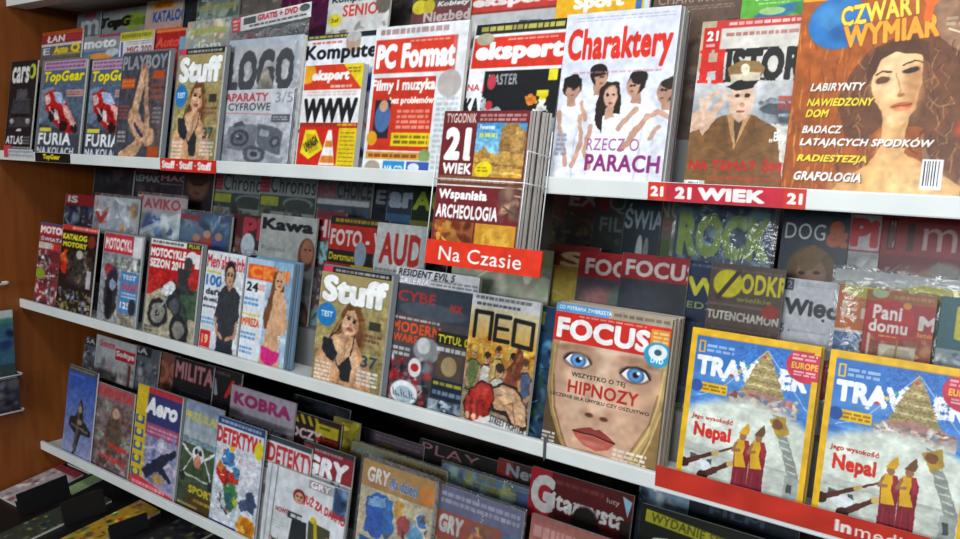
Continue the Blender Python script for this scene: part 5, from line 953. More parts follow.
def a_gryb(c):
    c.bg('5f6f8c'); c.R(0, 0, 100, 16, '6a6a8a'); c.G(4, 3, 96, 13, 'b4b8c6', 2); c.R(0, 18, 78, 50, 'a4472a'); c.T('GRY', 4, 20, 34, 34, 'd5d6d6', .06, .1); c.BL(40, 20, 100, 50, ['b9783a', '8a5a8a', '5a7a9a', 'c49a4a'], 26, 12); c.T('komputerowe', 2, 38, 74, 46, 'c4b08a', .03); c.R(80, 20, 100, 100, '4a6a8a'); c.BL(0, 52, 80, 100, ['8fa0b4', 'b04a6a', 'b9c2c4', '6a7a9a'], 30, 16)
def a_salm(c):
    c.bg('b06a5c'); c.R(0, 0, 100, 18, '9a6058'); c.G(4, 4, 96, 16, 'c9a09a', 1, .7); c.T('ŚLUB', 12, 24, 96, 50, 'd6b0a8', .03); c.BL(0, 40, 100, 100, ['c0806a', 'b4685a'], 20, 16)
def a_sol(c):
    c.bg('a7aaac'); c.T('Gazeta', 10, 8, 50, 16, 'a83038', .03); c.R(10, 17, 60, 19, 'b83a40'); c.R(52, 16, 100, 36, 'b0262c'); c.T('Sołtys', 54, 19, 98, 32, 'd9cfcd', .04); c.BL(0, 40, 100, 100, ['7a8086', '9a8a84', 'b9babc'], 24, 16); c.R(86, 40, 92, 90, '6a3034')
def a_sa(c):
    c.bg('50565e'); c.R(0, 0, 70, 16, '23262a'); c.T('SA', 10, 2, 56, 13, 'a8acae', .03); c.BL(0, 20, 100, 100, ['6a727c', '3c424a', '848a90', '5a4a4a'], 34, 16)
def a_rbr(c):
    c.bg('6a4438'); c.T('OS', 6, 14, 96, 54, '9a5a48', .04); c.BL(0, 50, 100, 100, ['5a3a30', '7a5a4a'], 16, 18)
def a_mili(c):
    c.bg('23211f'); c.T('MILITARY', 6, 6, 138, 34, 'a8737a', .03, o='5f2a34'); c.R(0, 42, 100, 100, '1e1f26'); c.G(20, 50, 90, 60, '4a4a52', 2)
def a_air(c):
    c.bg('201d1e'); c.G(4, 4, 70, 12, '55504e', 1); c.T('A', 4, 18, 40, 44, '8f96a8', .05, .2); c.T('Ai', 58, 14, 100, 44, 'a8302e', .05, .2); c.BL(0, 56, 100, 100, ['2a2c30', '3a3430'], 14, 20)
def a_kobra(c):
    c.bg('a29aa8'); c.T('KOBRA', 6, 12, 94, 38, '9a3260', .05); c.R(0, 52, 100, 60, '7a767c'); c.T('tajemnice', 4, 64, 92, 78, '3c3a3e', .02, .1); c.BL(0, 80, 100, 100, ['8a8690', '5a565c'], 14, 20)
def a_sled(c):
    c.bg('332222'); c.P([(0, 0), (64, 6), (64, 30), (0, 24)], '26241e')
    for k in range(6): c.P([(4 + k * 11, 4), (9 + k * 11, 5), (15 + k * 11, 26), (10 + k * 11, 26)], 'b09a24')
    c.R(62, 14, 96, 42, 'b5a424'); c.R(68, 20, 84, 26, '6a5a10'); c.T('SLEDCZY', 0, 36, 72, 62, 'c9b4b4', .04); c.T('akta', 64, 42, 98, 58, 'b02a20', .04); c.R(0, 64, 100, 100, '3c1c1a'); c.T('A', 0, 10, 14, 36, 'b23038', .04)
def a_gold(c):
    c.bg('7d7220'); c.BL(0, 0, 100, 100, ['a89a2c', '4a4414', 'c4b44a'], 24, 24)
def a_extra(c):
    c.bg('a5822c'); c.R(0, 0, 100, 20, '7c7440'); c.T('EXTRA', 2, 12, 38, 30, '4a7a94', .03, .1); c.R(0, 34, 40, 46, 'a85a24'); c.T('KOLEKCJA BABY', 42, 12, 98, 28, '6a2a3c', .03); c.T('NOWOŚĆ', 42, 32, 90, 46, 'c04a5a', .03, o='d9c9a0'); c.R(90, 36, 100, 70, 'a83a28'); c.R(0, 50, 100, 100, '9a8a6a'); c.BL(0, 50, 100, 100, ['b9a88a', '8a6a4a', '7a8a8a'], 24, 16)
def a_purp(c):
    c.bg('4c4048'); c.T('HIT', 4, 8, 34, 26, '8a6a80', .03); c.G(40, 6, 98, 30, '75656e', 2, .6); c.E(56, 44, 18, 10, '6a5430'); c.R(70, 36, 100, 60, '40343c')
def a_playd(c):
    c.bg('20201e'); c.T('PLAY', 4, 8, 70, 36, '94666a', .0); c.G(40, 30, 98, 50, '4a4e48', 2, .6); c.BL(0, 40, 100, 100, ['2c302c', '3a3a30'], 14, 20)
def a_news(c):
    c.bg('3a2624'); c.R(0, 0, 34, 40, '7a2a26'); c.T('News', 20, 6, 110, 36, '828a90', .03); c.R(0, 44, 100, 60, '24365e'); c.G(4, 46, 96, 52, '5a6a8a', 1)
def a_bagb(c):
    c.bg('48688a'); c.BL(0, 0, 100, 100, ['5f88ac', '7a9a94', '8a8a4a', '3a5470', '6aa0c0'], 60, 14); c.G(30, 14, 90, 30, 'a09a3a', 2, .7); c.E(82, 54, 9, 12, '6a4a3c'); c.R(84, 10, 100, 100, '28427a', .8)
def a_git(c):
    c.bg('4a1214'); c.R(0, 0, 100, 100, '561618'); c.R(0, 0, 22, 58, 'a02028'); c.T('G', 2, 6, 26, 50, 'c6c4c2', .05); c.T('itarzysta', 24, 22, 95, 48, 'c8c6c4', .03); c.G(26, 6, 74, 14, '8a4a48', 1, .6); c.T('luty', 76, 10, 88, 18, 'a89a98', .02); c.P([(90, 4), (99, 8), (96, 26)], '8ab4c8'); c.R(22, 54, 42, 78, '1e1412'); c.G(24, 56, 40, 62, 'b9a09a', 1)
    c.E(58, 62, 15, 34, '1f1614'); c.E(58, 70, 10, 22, '94684e'); c.E(54, 66, 2, 2, '1c1210'); c.E(62, 66, 2, 2, '1c1210'); c.E(58, 76, 2, 3, '70482f'); c.E(58, 84, 4, 1.6, '5c2e28'); c.PH(36,30,78,100,1.6,.1); c.E(58, 44, 12, 14, '1f1614'); c.R(90, 30, 100, 100, '2a1a16')
def a_os(c):
    c.bg('171a12'); c.P([(4, 6), (46, 12), (100, 22), (100, 36), (46, 26), (4, 22)], 'a6a324'); c.T('WYDANIE SPECJALNE', 8, 12, 90, 28, '5a5812', .02, 0, 3); c.T('Oś', 4, 32, 60, 90, 'c4c6c0', .04); c.T('nowy', 30, 36, 46, 48, 'b8bab4', .03); c.R(90, 22, 100, 38, '6a2a1c')
def a_pblue(c):
    c.bg('7d9ab0'); c.BL(0, 0, 100, 100, ['a8c0d0', '5a7a9a', 'd0d8dc', '3a4a60'], 24, 16)
def a_nblue(c):
    c.bg('17202c'); c.T('FILM', 20, 6, 70, 20, '3a4a60', .02); c.BL(0, 20, 100, 100, ['203040', '2c4a5a', '141a24'], 24, 16)

# ================================================================== stocking the shelves
CP = 'copy stacked behind the magazine with '
# ---- top shelf, front row
M(1, 0, 12, 62, 38, 'black car magazine with pale masthead, against the wood end panel on the top shelf', a_cars, d=.008)
M(1, 0, 45, 62, 87, 'car magazine with yellow masthead and red car, above the black and yellow shelf label', a_gear, d=0, sleeve=(.030, .006, .008))
M(1, 0, 93, 61, 137, 'car magazine with yellow masthead and red car, half hidden behind the bare legs cover', a_gear, d=.010, sleeve=(.040, .004, .008))
M(1, 0, 123, 54, 169, 'dark grey magazine with crossed bare legs on the cover, top shelf', a_play, d=0, sleeve=(.004, .020, .006))
M(1, 0, 180, 50, 225, 'tan magazine with thick white masthead and bikini woman, on the top shelf', a_stuff, d=0, sleeve=(.016, .016, .004))
M(1, 0, 308, 36, 388, 'white computer magazine with black masthead behind the traffic cone booklet', a_komp, d=.034)
M(1, 0, 306, 66, 364, 'red and yellow booklet with WWW headline and striped traffic cone', a_www, d=0, th=.016, curl=0, cat='booklet', name='booklet')
M(1, 0, 377, 28, 470, 'white and red computer magazine whose front has a large red panel of text', a_pcf, d=0, th=.010)
M(1, 0, 473, 24, 566, 'glossy black computer magazine with wide red masthead, behind the history booklets', a_eksp, d=.014, curl=.010)
M(1, 0, 568, 15, 682, 'white psychology magazine with red masthead and young people dressed in white', a_char, d=0, th=.008, stack=4, q=1.6, edges=['c9c5c0', '7d7774', 'cfcac6', '8a6f78'], spine='b9b4b0', edge='cfcac6',
  stack_label='red masthead and people in white')
M(1, 0, 703, 22, 815, 'history magazine with a saluting officer in a peaked cap', a_hist, d=.012, q=1.6, th=.007)
M(1, 0, 804, -2, 987, 'orange brown magazine with a long-haired woman and a blue globe in its masthead', a_wymiar, d=0, q=1.5, th=.008)

# ---- top shelf, second tier
M(1, 1, 43, 33, 83, 'magazine with yellow title strip under a red band, second tier beside the wood panel', a_lan)
M(1, 1, 84, 37, 124, 'grey magazine with pale lower case masthead above a blue band, second tier', a_moto, d=.009)
M(1, 1, 121, 33, 154, 'white magazine with olive top strip behind the bare legs cover', a_whi)
M(1, 1, 152, 31, 186, 'red car magazine with a pale blue right edge, second tier', a_red, d=.009)
M(1, 1, 188, 22, 232, 'pale grey green magazine above the thick white masthead', a_pale)
M(1, 1, 330, -6, 392, 'white magazine with tall red letters and yellow price dot, top of second tier', a_senior)
M(1, 1, 414, -4, 472, 'maroon magazine with two yellow dots, behind the red panel magazine', a_niezb)
M(1, 1, 471, -10, 560, 'red banner magazine directly above the glossy black one', a_eksp2, d=.009)
M(1, 1, 558, -9, 652, 'yellow sport magazine with white title, top of second tier', a_sport)
M(1, 1, 655, -12, 748, 'dark brown magazine with faint title behind the people in white', a_charbr, d=.009)
M(1, 1, 744, -14, 826, 'green magazine with white slanted title above the saluting officer', a_poz)
# ---- top shelf, back tier
M(1, 2, 78, 14, 101, 'grey magazine with one large pale letter, back tier near the wood panel', a_m)
M(1, 2, 100, 12, 146, 'grey magazine with black slanted masthead and green blot, back tier', a_topg, d=.009)
M(1, 2, 147, 2, 184, 'pale car catalogue with blue title and orange box, back tier', a_katalog)
M(1, 2, 182, 0, 200, 'narrow dark magazine between the catalogue and the pale green one', a_dark, d=.009)
M(1, 2, 198, -4, 240, 'pale green magazine in the back tier behind the header card', a_green2)
M(1, 2, 238, -8, 290, 'grey brown magazine behind the card of the bagged magazine', a_brown, d=.009)
M(1, 2, 283, -10, 330, 'dark magenta magazine left of the tall red letters', a_magenta)
M(1, 2, 388, -10, 420, 'grey magazine between the tall red letters and the maroon one', a_brown)

# ---- middle shelf, front row
M(2, 0, 41, 222, 67, 'motorcycle magazine in white and red, farthest left on the middle shelf', a_motor, d=.009)
M(2, 0, 63, 224, 98, 'black motorcycle catalogue with yellow title, next to the leftmost middle shelf magazine', a_mkat)
M(2, 0, 105, 231, 143, 'grey motorcycle magazine with red title box and blue panel', a_mcykl, sleeve=(.012, .006, .004))
M(2, 0, 152, 238, 202, 'red motorcycle magazine with a rider on a white bike', a_sezon, sleeve=(.018, .016, .004))
M(2, 0, 208, 250, 246, 'white health magazine with a man in a dark T-shirt', a_mh, d=.010, sleeve=(.016, .0, .002))
M(2, 0, 248, 257, 294, 'magazine with orange title and long-haired woman in pink bikini bottoms seen from behind', a_ckm, stack=4, spine='6c93b4', edge='9db4c4', stack_label='orange title and pink bikini bottoms')
M(2, 0, 323, 265, 392, 'tan magazine with thick white masthead and bikini woman, on the middle shelf', a_stuff, sleeve=(.004, .014, .004), th=.008)
M(2, 0, 397, 266, 480, 'dark games magazine crowded with red headings, beside the red fist cover', a_re, d=.014, th=.010)
M(2, 0, 473, 292, 541, 'games magazine with black block letters and a huge red fist', a_neo, d=0, th=.008)
M(2, 0, 505, 300, 557, 'dark blue magazine peeping out behind the red fist cover', a_sky, d=.026, th=.010)
M(2, 0, 557, 302, 673, 'magazine with a close-up face with blue eyes under a red title band', a_focus, th=.0075, stack=6, q=2.0, edges=['d2c9bb', '7a3f4c', 'd8d0c4', '5a5450', 'c9b48a', '8f4a48', 'ddd6ca'], spine='b0a493', edge='b8a794', stack_label='close-up face and blue eyes')
M(2, 0, 693, 327, 822, 'yellow bordered travel magazine with a stupa, just right of the blue-eyed face', a_trav, vis=.965, th=.007, edges=['dba81c', 'd8cfb4'], stack=2, q=1.9, spine='d9a514', edge='d8cfb4', stack_label='stupa, the one beside the blue-eyed face')
M(2, 0, 831, 349, 985, 'yellow bordered travel magazine with a stupa, at the right end of the shelf', a_trav, vis=.965, th=.007, q=1.7, spine='d9a514')

# ---- middle shelf, second tier
M(2, 1, 66, 193, 98, 'dark magazine with a red top band, behind the leftmost motorcycle magazines', a_isred, d=.018)
M(2, 1, 95, 195, 139, 'shiny white bagged magazine with a red V', a_vwhite, bag=(.012, .01), d=.004)
M(2, 1, 138, 194, 186, 'bagged magazine with dull red title and a white diagonal shine', a_avio, bag=(.012, .01), d=.018)
M(2, 1, 181, 211, 232, 'blue bagged magazine with three people in red and blue', a_bluep, bag=(.012, .008), d=.004)
M(2, 1, 230, 213, 272, 'dark magazine with big crimson letters, left of the pale grey one with a face', a_rf, d=.022)
M(2, 1, 262, 213, 318, 'pale grey magazine with bold black title and a face at its right edge', a_kawa)
M(2, 1, 317, 210, 346, 'red magazine with white letters, left edge showing beside the photo magazine', a_hifb, d=.020)
M(2, 1, 331, 215, 389, 'red photo magazine with a yellow strip along its bottom', a_foto, d=.010)
M(2, 1, 378, 222, 428, 'light grey audio magazine with tall red letters', a_aud)
M(2, 1, 455, 240, 553, 'pale green magazine behind the red hanging sign', a_pale2)
M(2, 1, 553, 243, 600, 'rust and yellow green magazine right of the hanging booklets', a_syel, d=.018)
M(2, 1, 580, 250, 645, 'red banded magazine with pink clouds on its cover, second tier', a_fback, d=.009)
M(2, 1, 623, 252, 690, 'red banded magazine with a dark grey cover, second tier', a_fback2)
M(2, 1, 655, 257, 722, 'navy magazine with yellow letters, the one half hidden by its own copy', a_swiat, d=.016)
M(2, 1, 667, 259, 736, 'navy magazine with yellow letters, the copy in front', a_swiat, d=.008)
M(2, 1, 712, 262, 786, 'brown magazine with a yellow oval in its title', a_odk, vis=0.54, d=0)
M(2, 1, 766, 275, 838, 'white magazine, the rear of two alike above the stupa covers', a_wiec, d=.033)
M(2, 1, 774, 277, 846, 'white magazine, the front of two alike above the stupa covers', a_wiec, d=.024)
M(2, 1, 836, 268, 990, 'grey magazine with yellow curved stripes behind the red round badge', a_yel, vis=0.55, d=.046, bag=(.01, .006))
M(2, 1, 840, 284, 905, 'orange topped bagged magazine with blue lower half', a_en, vis=0.52, d=.014, bag=(.014, .008))
M(2, 1, 868, 289, 938, 'red magazine with a large round red badge, second tier', a_pani, vis=0.5, d=0)
M(2, 1, 942, 296, 1000, 'teal magazine with a yellow letter at the far right', a_teal, vis=0.5, d=0)
# ---- middle shelf, back tier
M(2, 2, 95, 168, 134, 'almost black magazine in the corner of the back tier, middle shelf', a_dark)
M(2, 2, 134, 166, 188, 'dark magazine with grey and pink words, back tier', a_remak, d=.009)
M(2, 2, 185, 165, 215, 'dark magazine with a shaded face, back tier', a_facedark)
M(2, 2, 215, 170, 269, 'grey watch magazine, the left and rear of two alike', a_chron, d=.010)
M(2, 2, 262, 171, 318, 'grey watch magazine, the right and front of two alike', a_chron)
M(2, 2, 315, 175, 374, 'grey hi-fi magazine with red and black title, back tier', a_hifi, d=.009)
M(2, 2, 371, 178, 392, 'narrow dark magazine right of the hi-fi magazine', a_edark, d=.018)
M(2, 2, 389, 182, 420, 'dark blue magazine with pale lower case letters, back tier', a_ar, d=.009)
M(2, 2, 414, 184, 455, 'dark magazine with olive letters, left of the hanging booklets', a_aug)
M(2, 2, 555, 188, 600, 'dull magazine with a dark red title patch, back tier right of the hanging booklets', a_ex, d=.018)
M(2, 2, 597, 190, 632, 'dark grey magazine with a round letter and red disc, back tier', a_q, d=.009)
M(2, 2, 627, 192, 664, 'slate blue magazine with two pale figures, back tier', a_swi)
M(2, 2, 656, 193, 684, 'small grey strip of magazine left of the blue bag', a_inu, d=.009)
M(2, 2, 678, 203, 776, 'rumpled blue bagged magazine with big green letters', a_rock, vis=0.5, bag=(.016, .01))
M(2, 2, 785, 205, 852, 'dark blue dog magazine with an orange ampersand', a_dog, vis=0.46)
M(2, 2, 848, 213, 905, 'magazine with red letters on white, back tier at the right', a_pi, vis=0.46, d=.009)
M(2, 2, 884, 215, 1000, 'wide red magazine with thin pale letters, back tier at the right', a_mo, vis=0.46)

# ---- bottom shelf, front row
M(3, 0, 70, 364, 98, 'blue magazine with a dark fighter jet', a_jet)
M(3, 0, 97, 381, 135, 'grey red war magazine next to the fighter jet', a_redu, d=.009)
M(3, 0, 139, 383, 183, 'aviation magazine with yellow left strip and navy title band', a_aero, sleeve=(.012, .008, .002))
M(3, 0, 183, 397, 224, 'green magazine with a white propeller plane', a_plane, d=.009)
M(3, 0, 219, 415, 266, 'white comic with bright coloured figures and blue border', a_det)
M(3, 0, 268, 434, 312, 'white magazine with red block title, behind the free booklet', a_idet, d=.020)
M(3, 0, 304, 440, 354, 'games magazine with white slanted title on dark red, behind the free booklet', a_gry, d=.030)
M(3, 0, 268, 462, 348, 'white booklet with red slanted headline and a small face', a_darmo, th=.008, d=.004, cat='booklet', name='booklet')
M(3, 0, 364, 458, 436, 'bagged games magazine with bright blue shapes on cream', a_gryc, bag=(.02, .012), q=1.6, d=.006)
M(3, 0, 440, 484, 524, 'games magazine with pale lettering strip and orange title', a_gryb, d=.026, bag=(.012, .008))
M(3, 0, 532, 513, 630, 'salmon pink magazine below the guitar magazine', a_salm)
# ---- bottom shelf, second tier
M(3, 1, 85, 336, 104, 'dark grey magazine in the corner above the fighter jet', a_sa, d=.018)
M(3, 1, 97, 334, 136, 'white magazine with red title box above the war magazine', a_sol)
M(3, 1, 133, 344, 160, 'grey magazine with a black corner, left of the rust brown one', a_sa, d=.009)
M(3, 1, 156, 350, 180, 'rust brown magazine above the aviation magazine', a_rbr, d=.020)
M(3, 1, 175, 356, 214, 'black magazine with dusky pink outlined letters', a_mili)
M(3, 1, 206, 364, 242, 'black magazine with one grey and one red slanted letter', a_air, d=.009)
M(3, 1, 232, 384, 296, 'lilac grey magazine with magenta title', a_kobra, vis=.54)
M(3, 1, 278, 405, 342, 'dark magazine with black and yellow warning stripes', a_sled, vis=.46, d=.009)
M(3, 1, 334, 416, 360, 'narrow gold magazine beside the warning stripes', a_gold, d=.018)
M(3, 1, 352, 441, 447, 'mustard yellow magazine above the bagged games magazine', a_extra, vis=.42, bag=(.01, .006), d=.004)
M(3, 1, 443, 463, 532, 'blue bagged magazine above the orange titled games magazine', a_bagb, vis=.5, bag=(.012, .008), d=.018)
M(3, 1, 532, 466, 634, 'dark red guitar magazine with a dark-haired man', a_git, q=1.6)
M(3, 1, 642, 503, 790, 'black magazine with a yellow banner across its top', a_os, vis=.54)
# ---- bottom shelf, back tier
M(3, 2, 294, 394, 350, 'nearly black magazine behind the lilac grey one', a_dark, d=.010)
M(3, 2, 346, 422, 424, 'dusky purple magazine behind the mustard yellow one', a_purp)
M(3, 2, 420, 438, 508, 'black magazine with thin pink letters, back tier of the bottom shelf', a_playd, d=.009)
M(3, 2, 498, 458, 546, 'dark magazine with grey title over a blue band, left of the guitar magazine', a_news)
M(3, 2, 640, 482, 700, 'pale blue magazine behind the yellow banner', a_pblue, d=.009)
M(3, 2, 690, 496, 800, 'dark navy magazine behind the yellow banner', a_nblue)

# ---- the bagged magazine with a header card and a booklet in front
into = .0135
Xa, ha, dep = on_plane(230, 42, 1, into + .012); Xb = on_plane(304, 40, 1, into + .012)[0]
bagm = magazine('bagged_magazine', Xb - Xa, ha, .009, a_logo, (105, 160), 'bagged black and white magazine with a red lettered header card above it',
                GROUPS[(1, 0)])
place(bagm, 1, (Xa + Xb) / 2, into + .012, 0, .0028)
cvw, cvh = Xb - Xa, ha
Xc, hc, _ = on_plane(221, 92, 1, into); Xd = on_plane(293, 96, 1, into)[0]
bk = Canvas(Xd - Xc, hc, 105, 95, 77); bk.bg('ddd'); a_aparaty(bk)
def flat(xn, zn): return 0 * np.asarray(zn)
off = (Xc + Xd) / 2 - (Xa + Xb) / 2
b = link('booklet', sheet_mesh('booklet', Xd - Xc, hc, bk, flat, 0, 'c9ccd0', .005), [M_PRINT], bagm); b.location = (off, -.008, 0)
b['label'] = 'small camera booklet in front of the magazine'
def a_card(c):
    c.bg('d9dad9'); c.R(0, 0, 12, 100, 'c2282f'); c.G(2, 10, 10, 90, 'eacfcc', 3); c.R(16, 14, 32, 60, '3a4540'); c.T('GRATIS + DVD', 34, 10, 84, 54, 'c2303a', .05); c.G(24, 64, 96, 88, '2f3a40', 1); c.E(92, 30, 6, 24, '4a5050')
hx0, hh0, _ = on_plane(231, 40, 1, into + .010); hx1, hh1, _ = on_plane(309, 36, 1, into + .010)
ch = .036
cc = Canvas(hx1 - hx0, ch, 110, 45, 78); a_card(cc)
top = on_plane(270, 12, 1, into + .010)[1]
cd = link('header_card', sheet_mesh('header_card', hx1 - hx0, ch, cc, flat, 0, 'cccccc', .001), [M_PRINT], bagm)
cd.location = ((hx0 + hx1) / 2 - (Xa + Xb) / 2, -.002, top - ch); cd.rotation_euler = (0, math.radians(-4), 0)
bg_ = link('clear_bag', film_mesh('clear_bag', cvw + .022, top - .002, -.0115, .0112, .0012, 5), [M_BAG], bagm); bg_.location = (-.003, 0, 0)

# ---- hanging holder with the history booklets and its red sign
HIN = -.088
hx0, hh0, hdep = on_plane(445, 111, 1, HIN); hx1, hh1, _ = on_plane(531, 110, 1, HIN)
_, hb, _ = on_plane(440, 247, 1, HIN)
bw, bh = hx1 - hx0, hh0 - hb
sy = shelf_point(1, 0, HIN, hb)
first = magazine('booklet', bw, bh, .0075, a_wiek, (130, 200), 'maroon history booklet with pyramids at the front of the hanging holder', 'booklets in the hanging holder', edge='d9d4cc', spine='c9c4bc', cat='booklet', curl=0)
place(first, 1, (hx0 + hx1) / 2, HIN, hb)
pb, cb = [o for o in first.children]
# plain copies: one built, the rest copied
second = magazine('booklet', bw, bh, .0075, plain('5d4a44'), (8, 8), 'maroon history booklet stacked behind the front one in the hanging holder', 'booklets in the hanging holder', edge='e4e0d8', spine='d0cbc2', cat='booklet', curl=0)
place(second, 1, (hx0 + hx1) / 2, HIN + .009, hb)
for k in range(6):
    r2 = second.copy(); COL.objects.link(r2)
    for chd in list(second.children):
        d2 = chd.copy(); COL.objects.link(d2); d2.parent = r2
    place(r2, 1, (hx0 + hx1) / 2 + random.Random(k).uniform(-.002, .002), HIN + .009 * (k + 2), hb)
holder = empty('hanging_holder', shelf_point(1, (hx0 + hx1) / 2, HIN, hb), (-LEAN, 0, 0))
tag(holder, 'white wire holder hung on the top shelf lip with a red sign', 'holder')
dd = -HIN - LIP_T - .007; w2 = bw / 2 + .006
def ring(z): return [(-w2, -.004, z), (w2, -.004, z), (w2, dd, z), (-w2, dd, z), (-w2, -.004, z)]
link('holder_wire', tube_mesh('holder_wire', [[(w2, -.004, z), (w2, dd, z)] for z in (.004, bh * .5, bh * .72)] + [[(-w2, -.004, z), (-w2, dd, z)] for z in (.004, bh * .5, bh * .72)]
     + [[(-w2, -.004, bh * .5), (w2, -.004, bh * .5)], [(-w2, dd, 0), (-w2, dd, bh * .9)], [(w2, dd, 0), (w2, dd, bh * .9)], [(w2, -.004, 0), (w2, -.004, bh * .72)], [(-w2, -.004, 0), (-w2, -.004, bh * .72)]], .0012, 6), [M_WIRE], holder)
link('holder_floor', box_mesh('holder_floor', [(-w2, -.004, -.003, w2, dd, -.0005)]), [M_ACRYL], holder)
# the red sign on its front
s0, sh0, _ = on_plane(427, 239, 1, HIN - .008); s1, _, _ = on_plane(543, 250, 1, HIN - .008); _, sb, _ = on_plane(424, 263, 1, HIN - .008)
sw, shh = s1 - s0, sh0 - sb
sc = Canvas(sw, shh, 180, 52, 3); sc.bg('d8341c'); sc.T('Na Czasie', 13, 24, 84, 80, 'f3eee8', .005)
sg = link('sign', sheet_mesh('sign', sw, shh, sc, flat, 0, 'b92a18', .003), [M_SIGN], holder)
sg.location = ((s0 + s1) / 2 - (hx0 + hx1) / 2, -.0085, sb - hb); sg['label'] = 'red sign with white lettering'

# ---- labels and strips on the shelf lips
def lip_label(s, x0p, x1p, art, res, label, name='shelf_label', v0=0.04, v1=.96, y0p=None, grp=None, cat='label'):
    zf = SINK - LIP_H
    mid = {1: 176, 2: 470, 3: 480}[s]
    a = on_plane(x0p, mid, s, -LIP_T - .0012)[0]
    # refine using the lip's real height
    def solve(xp):
        x = a
        for _ in range(12):
            p = shelf_point(s, x, -LIP_T - .0012, 0); e = xp - px_of(p)[0]
            q = shelf_point(s, x + .001, -LIP_T - .0012, 0); x += .001 * e / (px_of(q)[0] - px_of(p)[0])
        return x
    a, b = solve(x0p), solve(x1p)
    h = LIP_H * (v1 - v0)
    cv = Canvas(b - a, h, res[0], res[1], int(x0p)); art(cv)
    o = link(name, sheet_mesh(name, b - a, h, cv, flat, 0, '888888', .001), [M_SIGN])
    o.location = shelf_point(s, (a + b) / 2, -LIP_T - .0012, 0, zf + LIP_H * v0)
    tag(o, label, cat, grp); return o
def l_gear(c): c.bg('161614'); c.T('TopGear', 24, 14, 72, 82, 'e6d41c', .05, .15)
def l_stuff(c):
    c.bg('cf2a20')
    for x in (4, 36, 68): c.T('Stuff', x, 18, x + 24, 80, 'f3e9e4', .06)
    for x in (30.5, 62.5): c.R(x, 46, x + 3, 54, 'f3e9e4')
def l_wiek(c):
    c.bg('c3283a'); c.R(0, 0, 13, 100, 'd0392a'); c.R(87, 0, 100, 100, 'd0392a'); c.T('21', 2, 22, 11, 78, 'f0ebe6', .05); c.T('21', 19, 20, 30, 84, 'f3efea', .06); c.T('WIEK', 34, 18, 76, 84, 'f3efea', .08); c.T('21', 89, 22, 98, 78, 'f0ebe6', .05)
def l_car(c): c.bg('c9cdcf'); c.R(0, 0, 16, 100, 'c54a52'); c.G(18, 10, 96, 90, '8a8f96', 2)
def l_inm(c):
    c.bg('bf3325'); c.T('in', 45.3, 26, 49, 74, 'efe6e0', .04); c.T('medio', 49.8, 26, 62.5, 74, 'efe6e0', .0)
lip_label(1, 4, 33, l_car, (40, 14), 'pale label with a red end under the black car magazine', v0=.3, v1=1.2)
lip_label(1, 35, 70, l_gear, (60, 18), 'black shelf label with yellow lettering')
lip_label(1, 160, 216, l_stuff, (90, 18), 'red shelf label with one white word repeated three times', v0=-.06, v1=1.0)
lip_label(1, 648, 806, l_wiek, (230, 36), 'long red shelf label with white capitals under the saluting officer', v0=.02, v1=.98)
lip_label(2, 655, 1130, l_inm, (420, 34), 'red strip with white lettering along the middle shelf lip', name='sign_strip', v0=.3, v1=1.55, cat='sign')

# ---- bracket on the joint of the middle lip
br = link('lip_bracket', box_mesh('lip_bracket', [(-.0035, -.0012, -.004, .0035, .0, .040), (-.0012, -.0022, -.008, .0012, -.0010, .02)], .0004), [mat('grey_metal', '6d7072', .35, .5, .6)[0]])
br.location = shelf_point(2, JOINT, -LIP_T - .0002, 0, SINK - LIP_H + .004)
tag(br, 'thin grey bracket over the joint in the middle shelf lip', 'bracket')

# ---- brochures in a small wire pocket on the wood end panel, at the left edge
def wall_pt(px, py, dx):
    d = sight(px, py); t = (X_LEFT + dx - EYE[0]) / d[0]
    return EYE + d * t
pk = empty('wire_pocket', wall_pt(2, 372, .0))
tag(pk, 'white wire pocket fixed to the wood end panel at the left edge', 'holder')
p0 = pk.location.copy()
def loc(px, py, dx): return tuple(Vector(wall_pt(px, py, dx)) - p0)
yb, yf = -.30, float(loc(17, 372, .0)[1])
ztop = float(loc(10, 372, 0)[2])
paths = []
for dz in (0.0, -.13):
    paths.append([(0.0036, yf - .006, ztop + dz), (.05, yf - .004, ztop + dz), (.058, yf - .012, ztop + dz), (.058, yb, ztop + dz), (.0036, yb, ztop + dz)])
paths.append([(0.0036, yf - .03, ztop + .0), (0.0036, yf - .03, ztop - .14)])
link('pocket_wire', tube_mesh('pocket_wire', paths, .0032, 8), [M_WIRE], pk)
hk = empty('wire_hook', wall_pt(0, 283, .0)); tag(hk, 'white wire hook on the wood panel at the left edge', 'hook')
hy = float((Vector(wall_pt(5, 281, .0)) - hk.location)[1])
link('hook_wire', tube_mesh('hook_wire', [[(.0036, -.16, .0), (.03, -.16, .0), (.032, hy - .01, .0), (.026, hy, .003), (.012, hy, .004), (0.0036, hy - .012, .002)]], .0032, 8), [M_WIRE], hk)
def a_br1(c):
    c.bg('3f6a7e'); c.R(0, 0, 100, 9, 'c6d2d2'); c.R(0, 9, 100, 14, '4a8a72'); c.BL(0, 16, 100, 60, ['2a3f74', '3f6f9a', '223058', '5a86a0'], 30, 14); c.R(0, 58, 100, 100, '3a4a4a'); c.BL(0, 60, 100, 100, ['8a7a4a', '7a3a34', '4a5a4a'], 20, 14)
def a_br2(c):
    c.bg('2c3038'); c.BL(0, 0, 100, 100, ['4a4a5a', '6a4a4a', '22262e', '7a7a80', '33405a'], 50, 14)
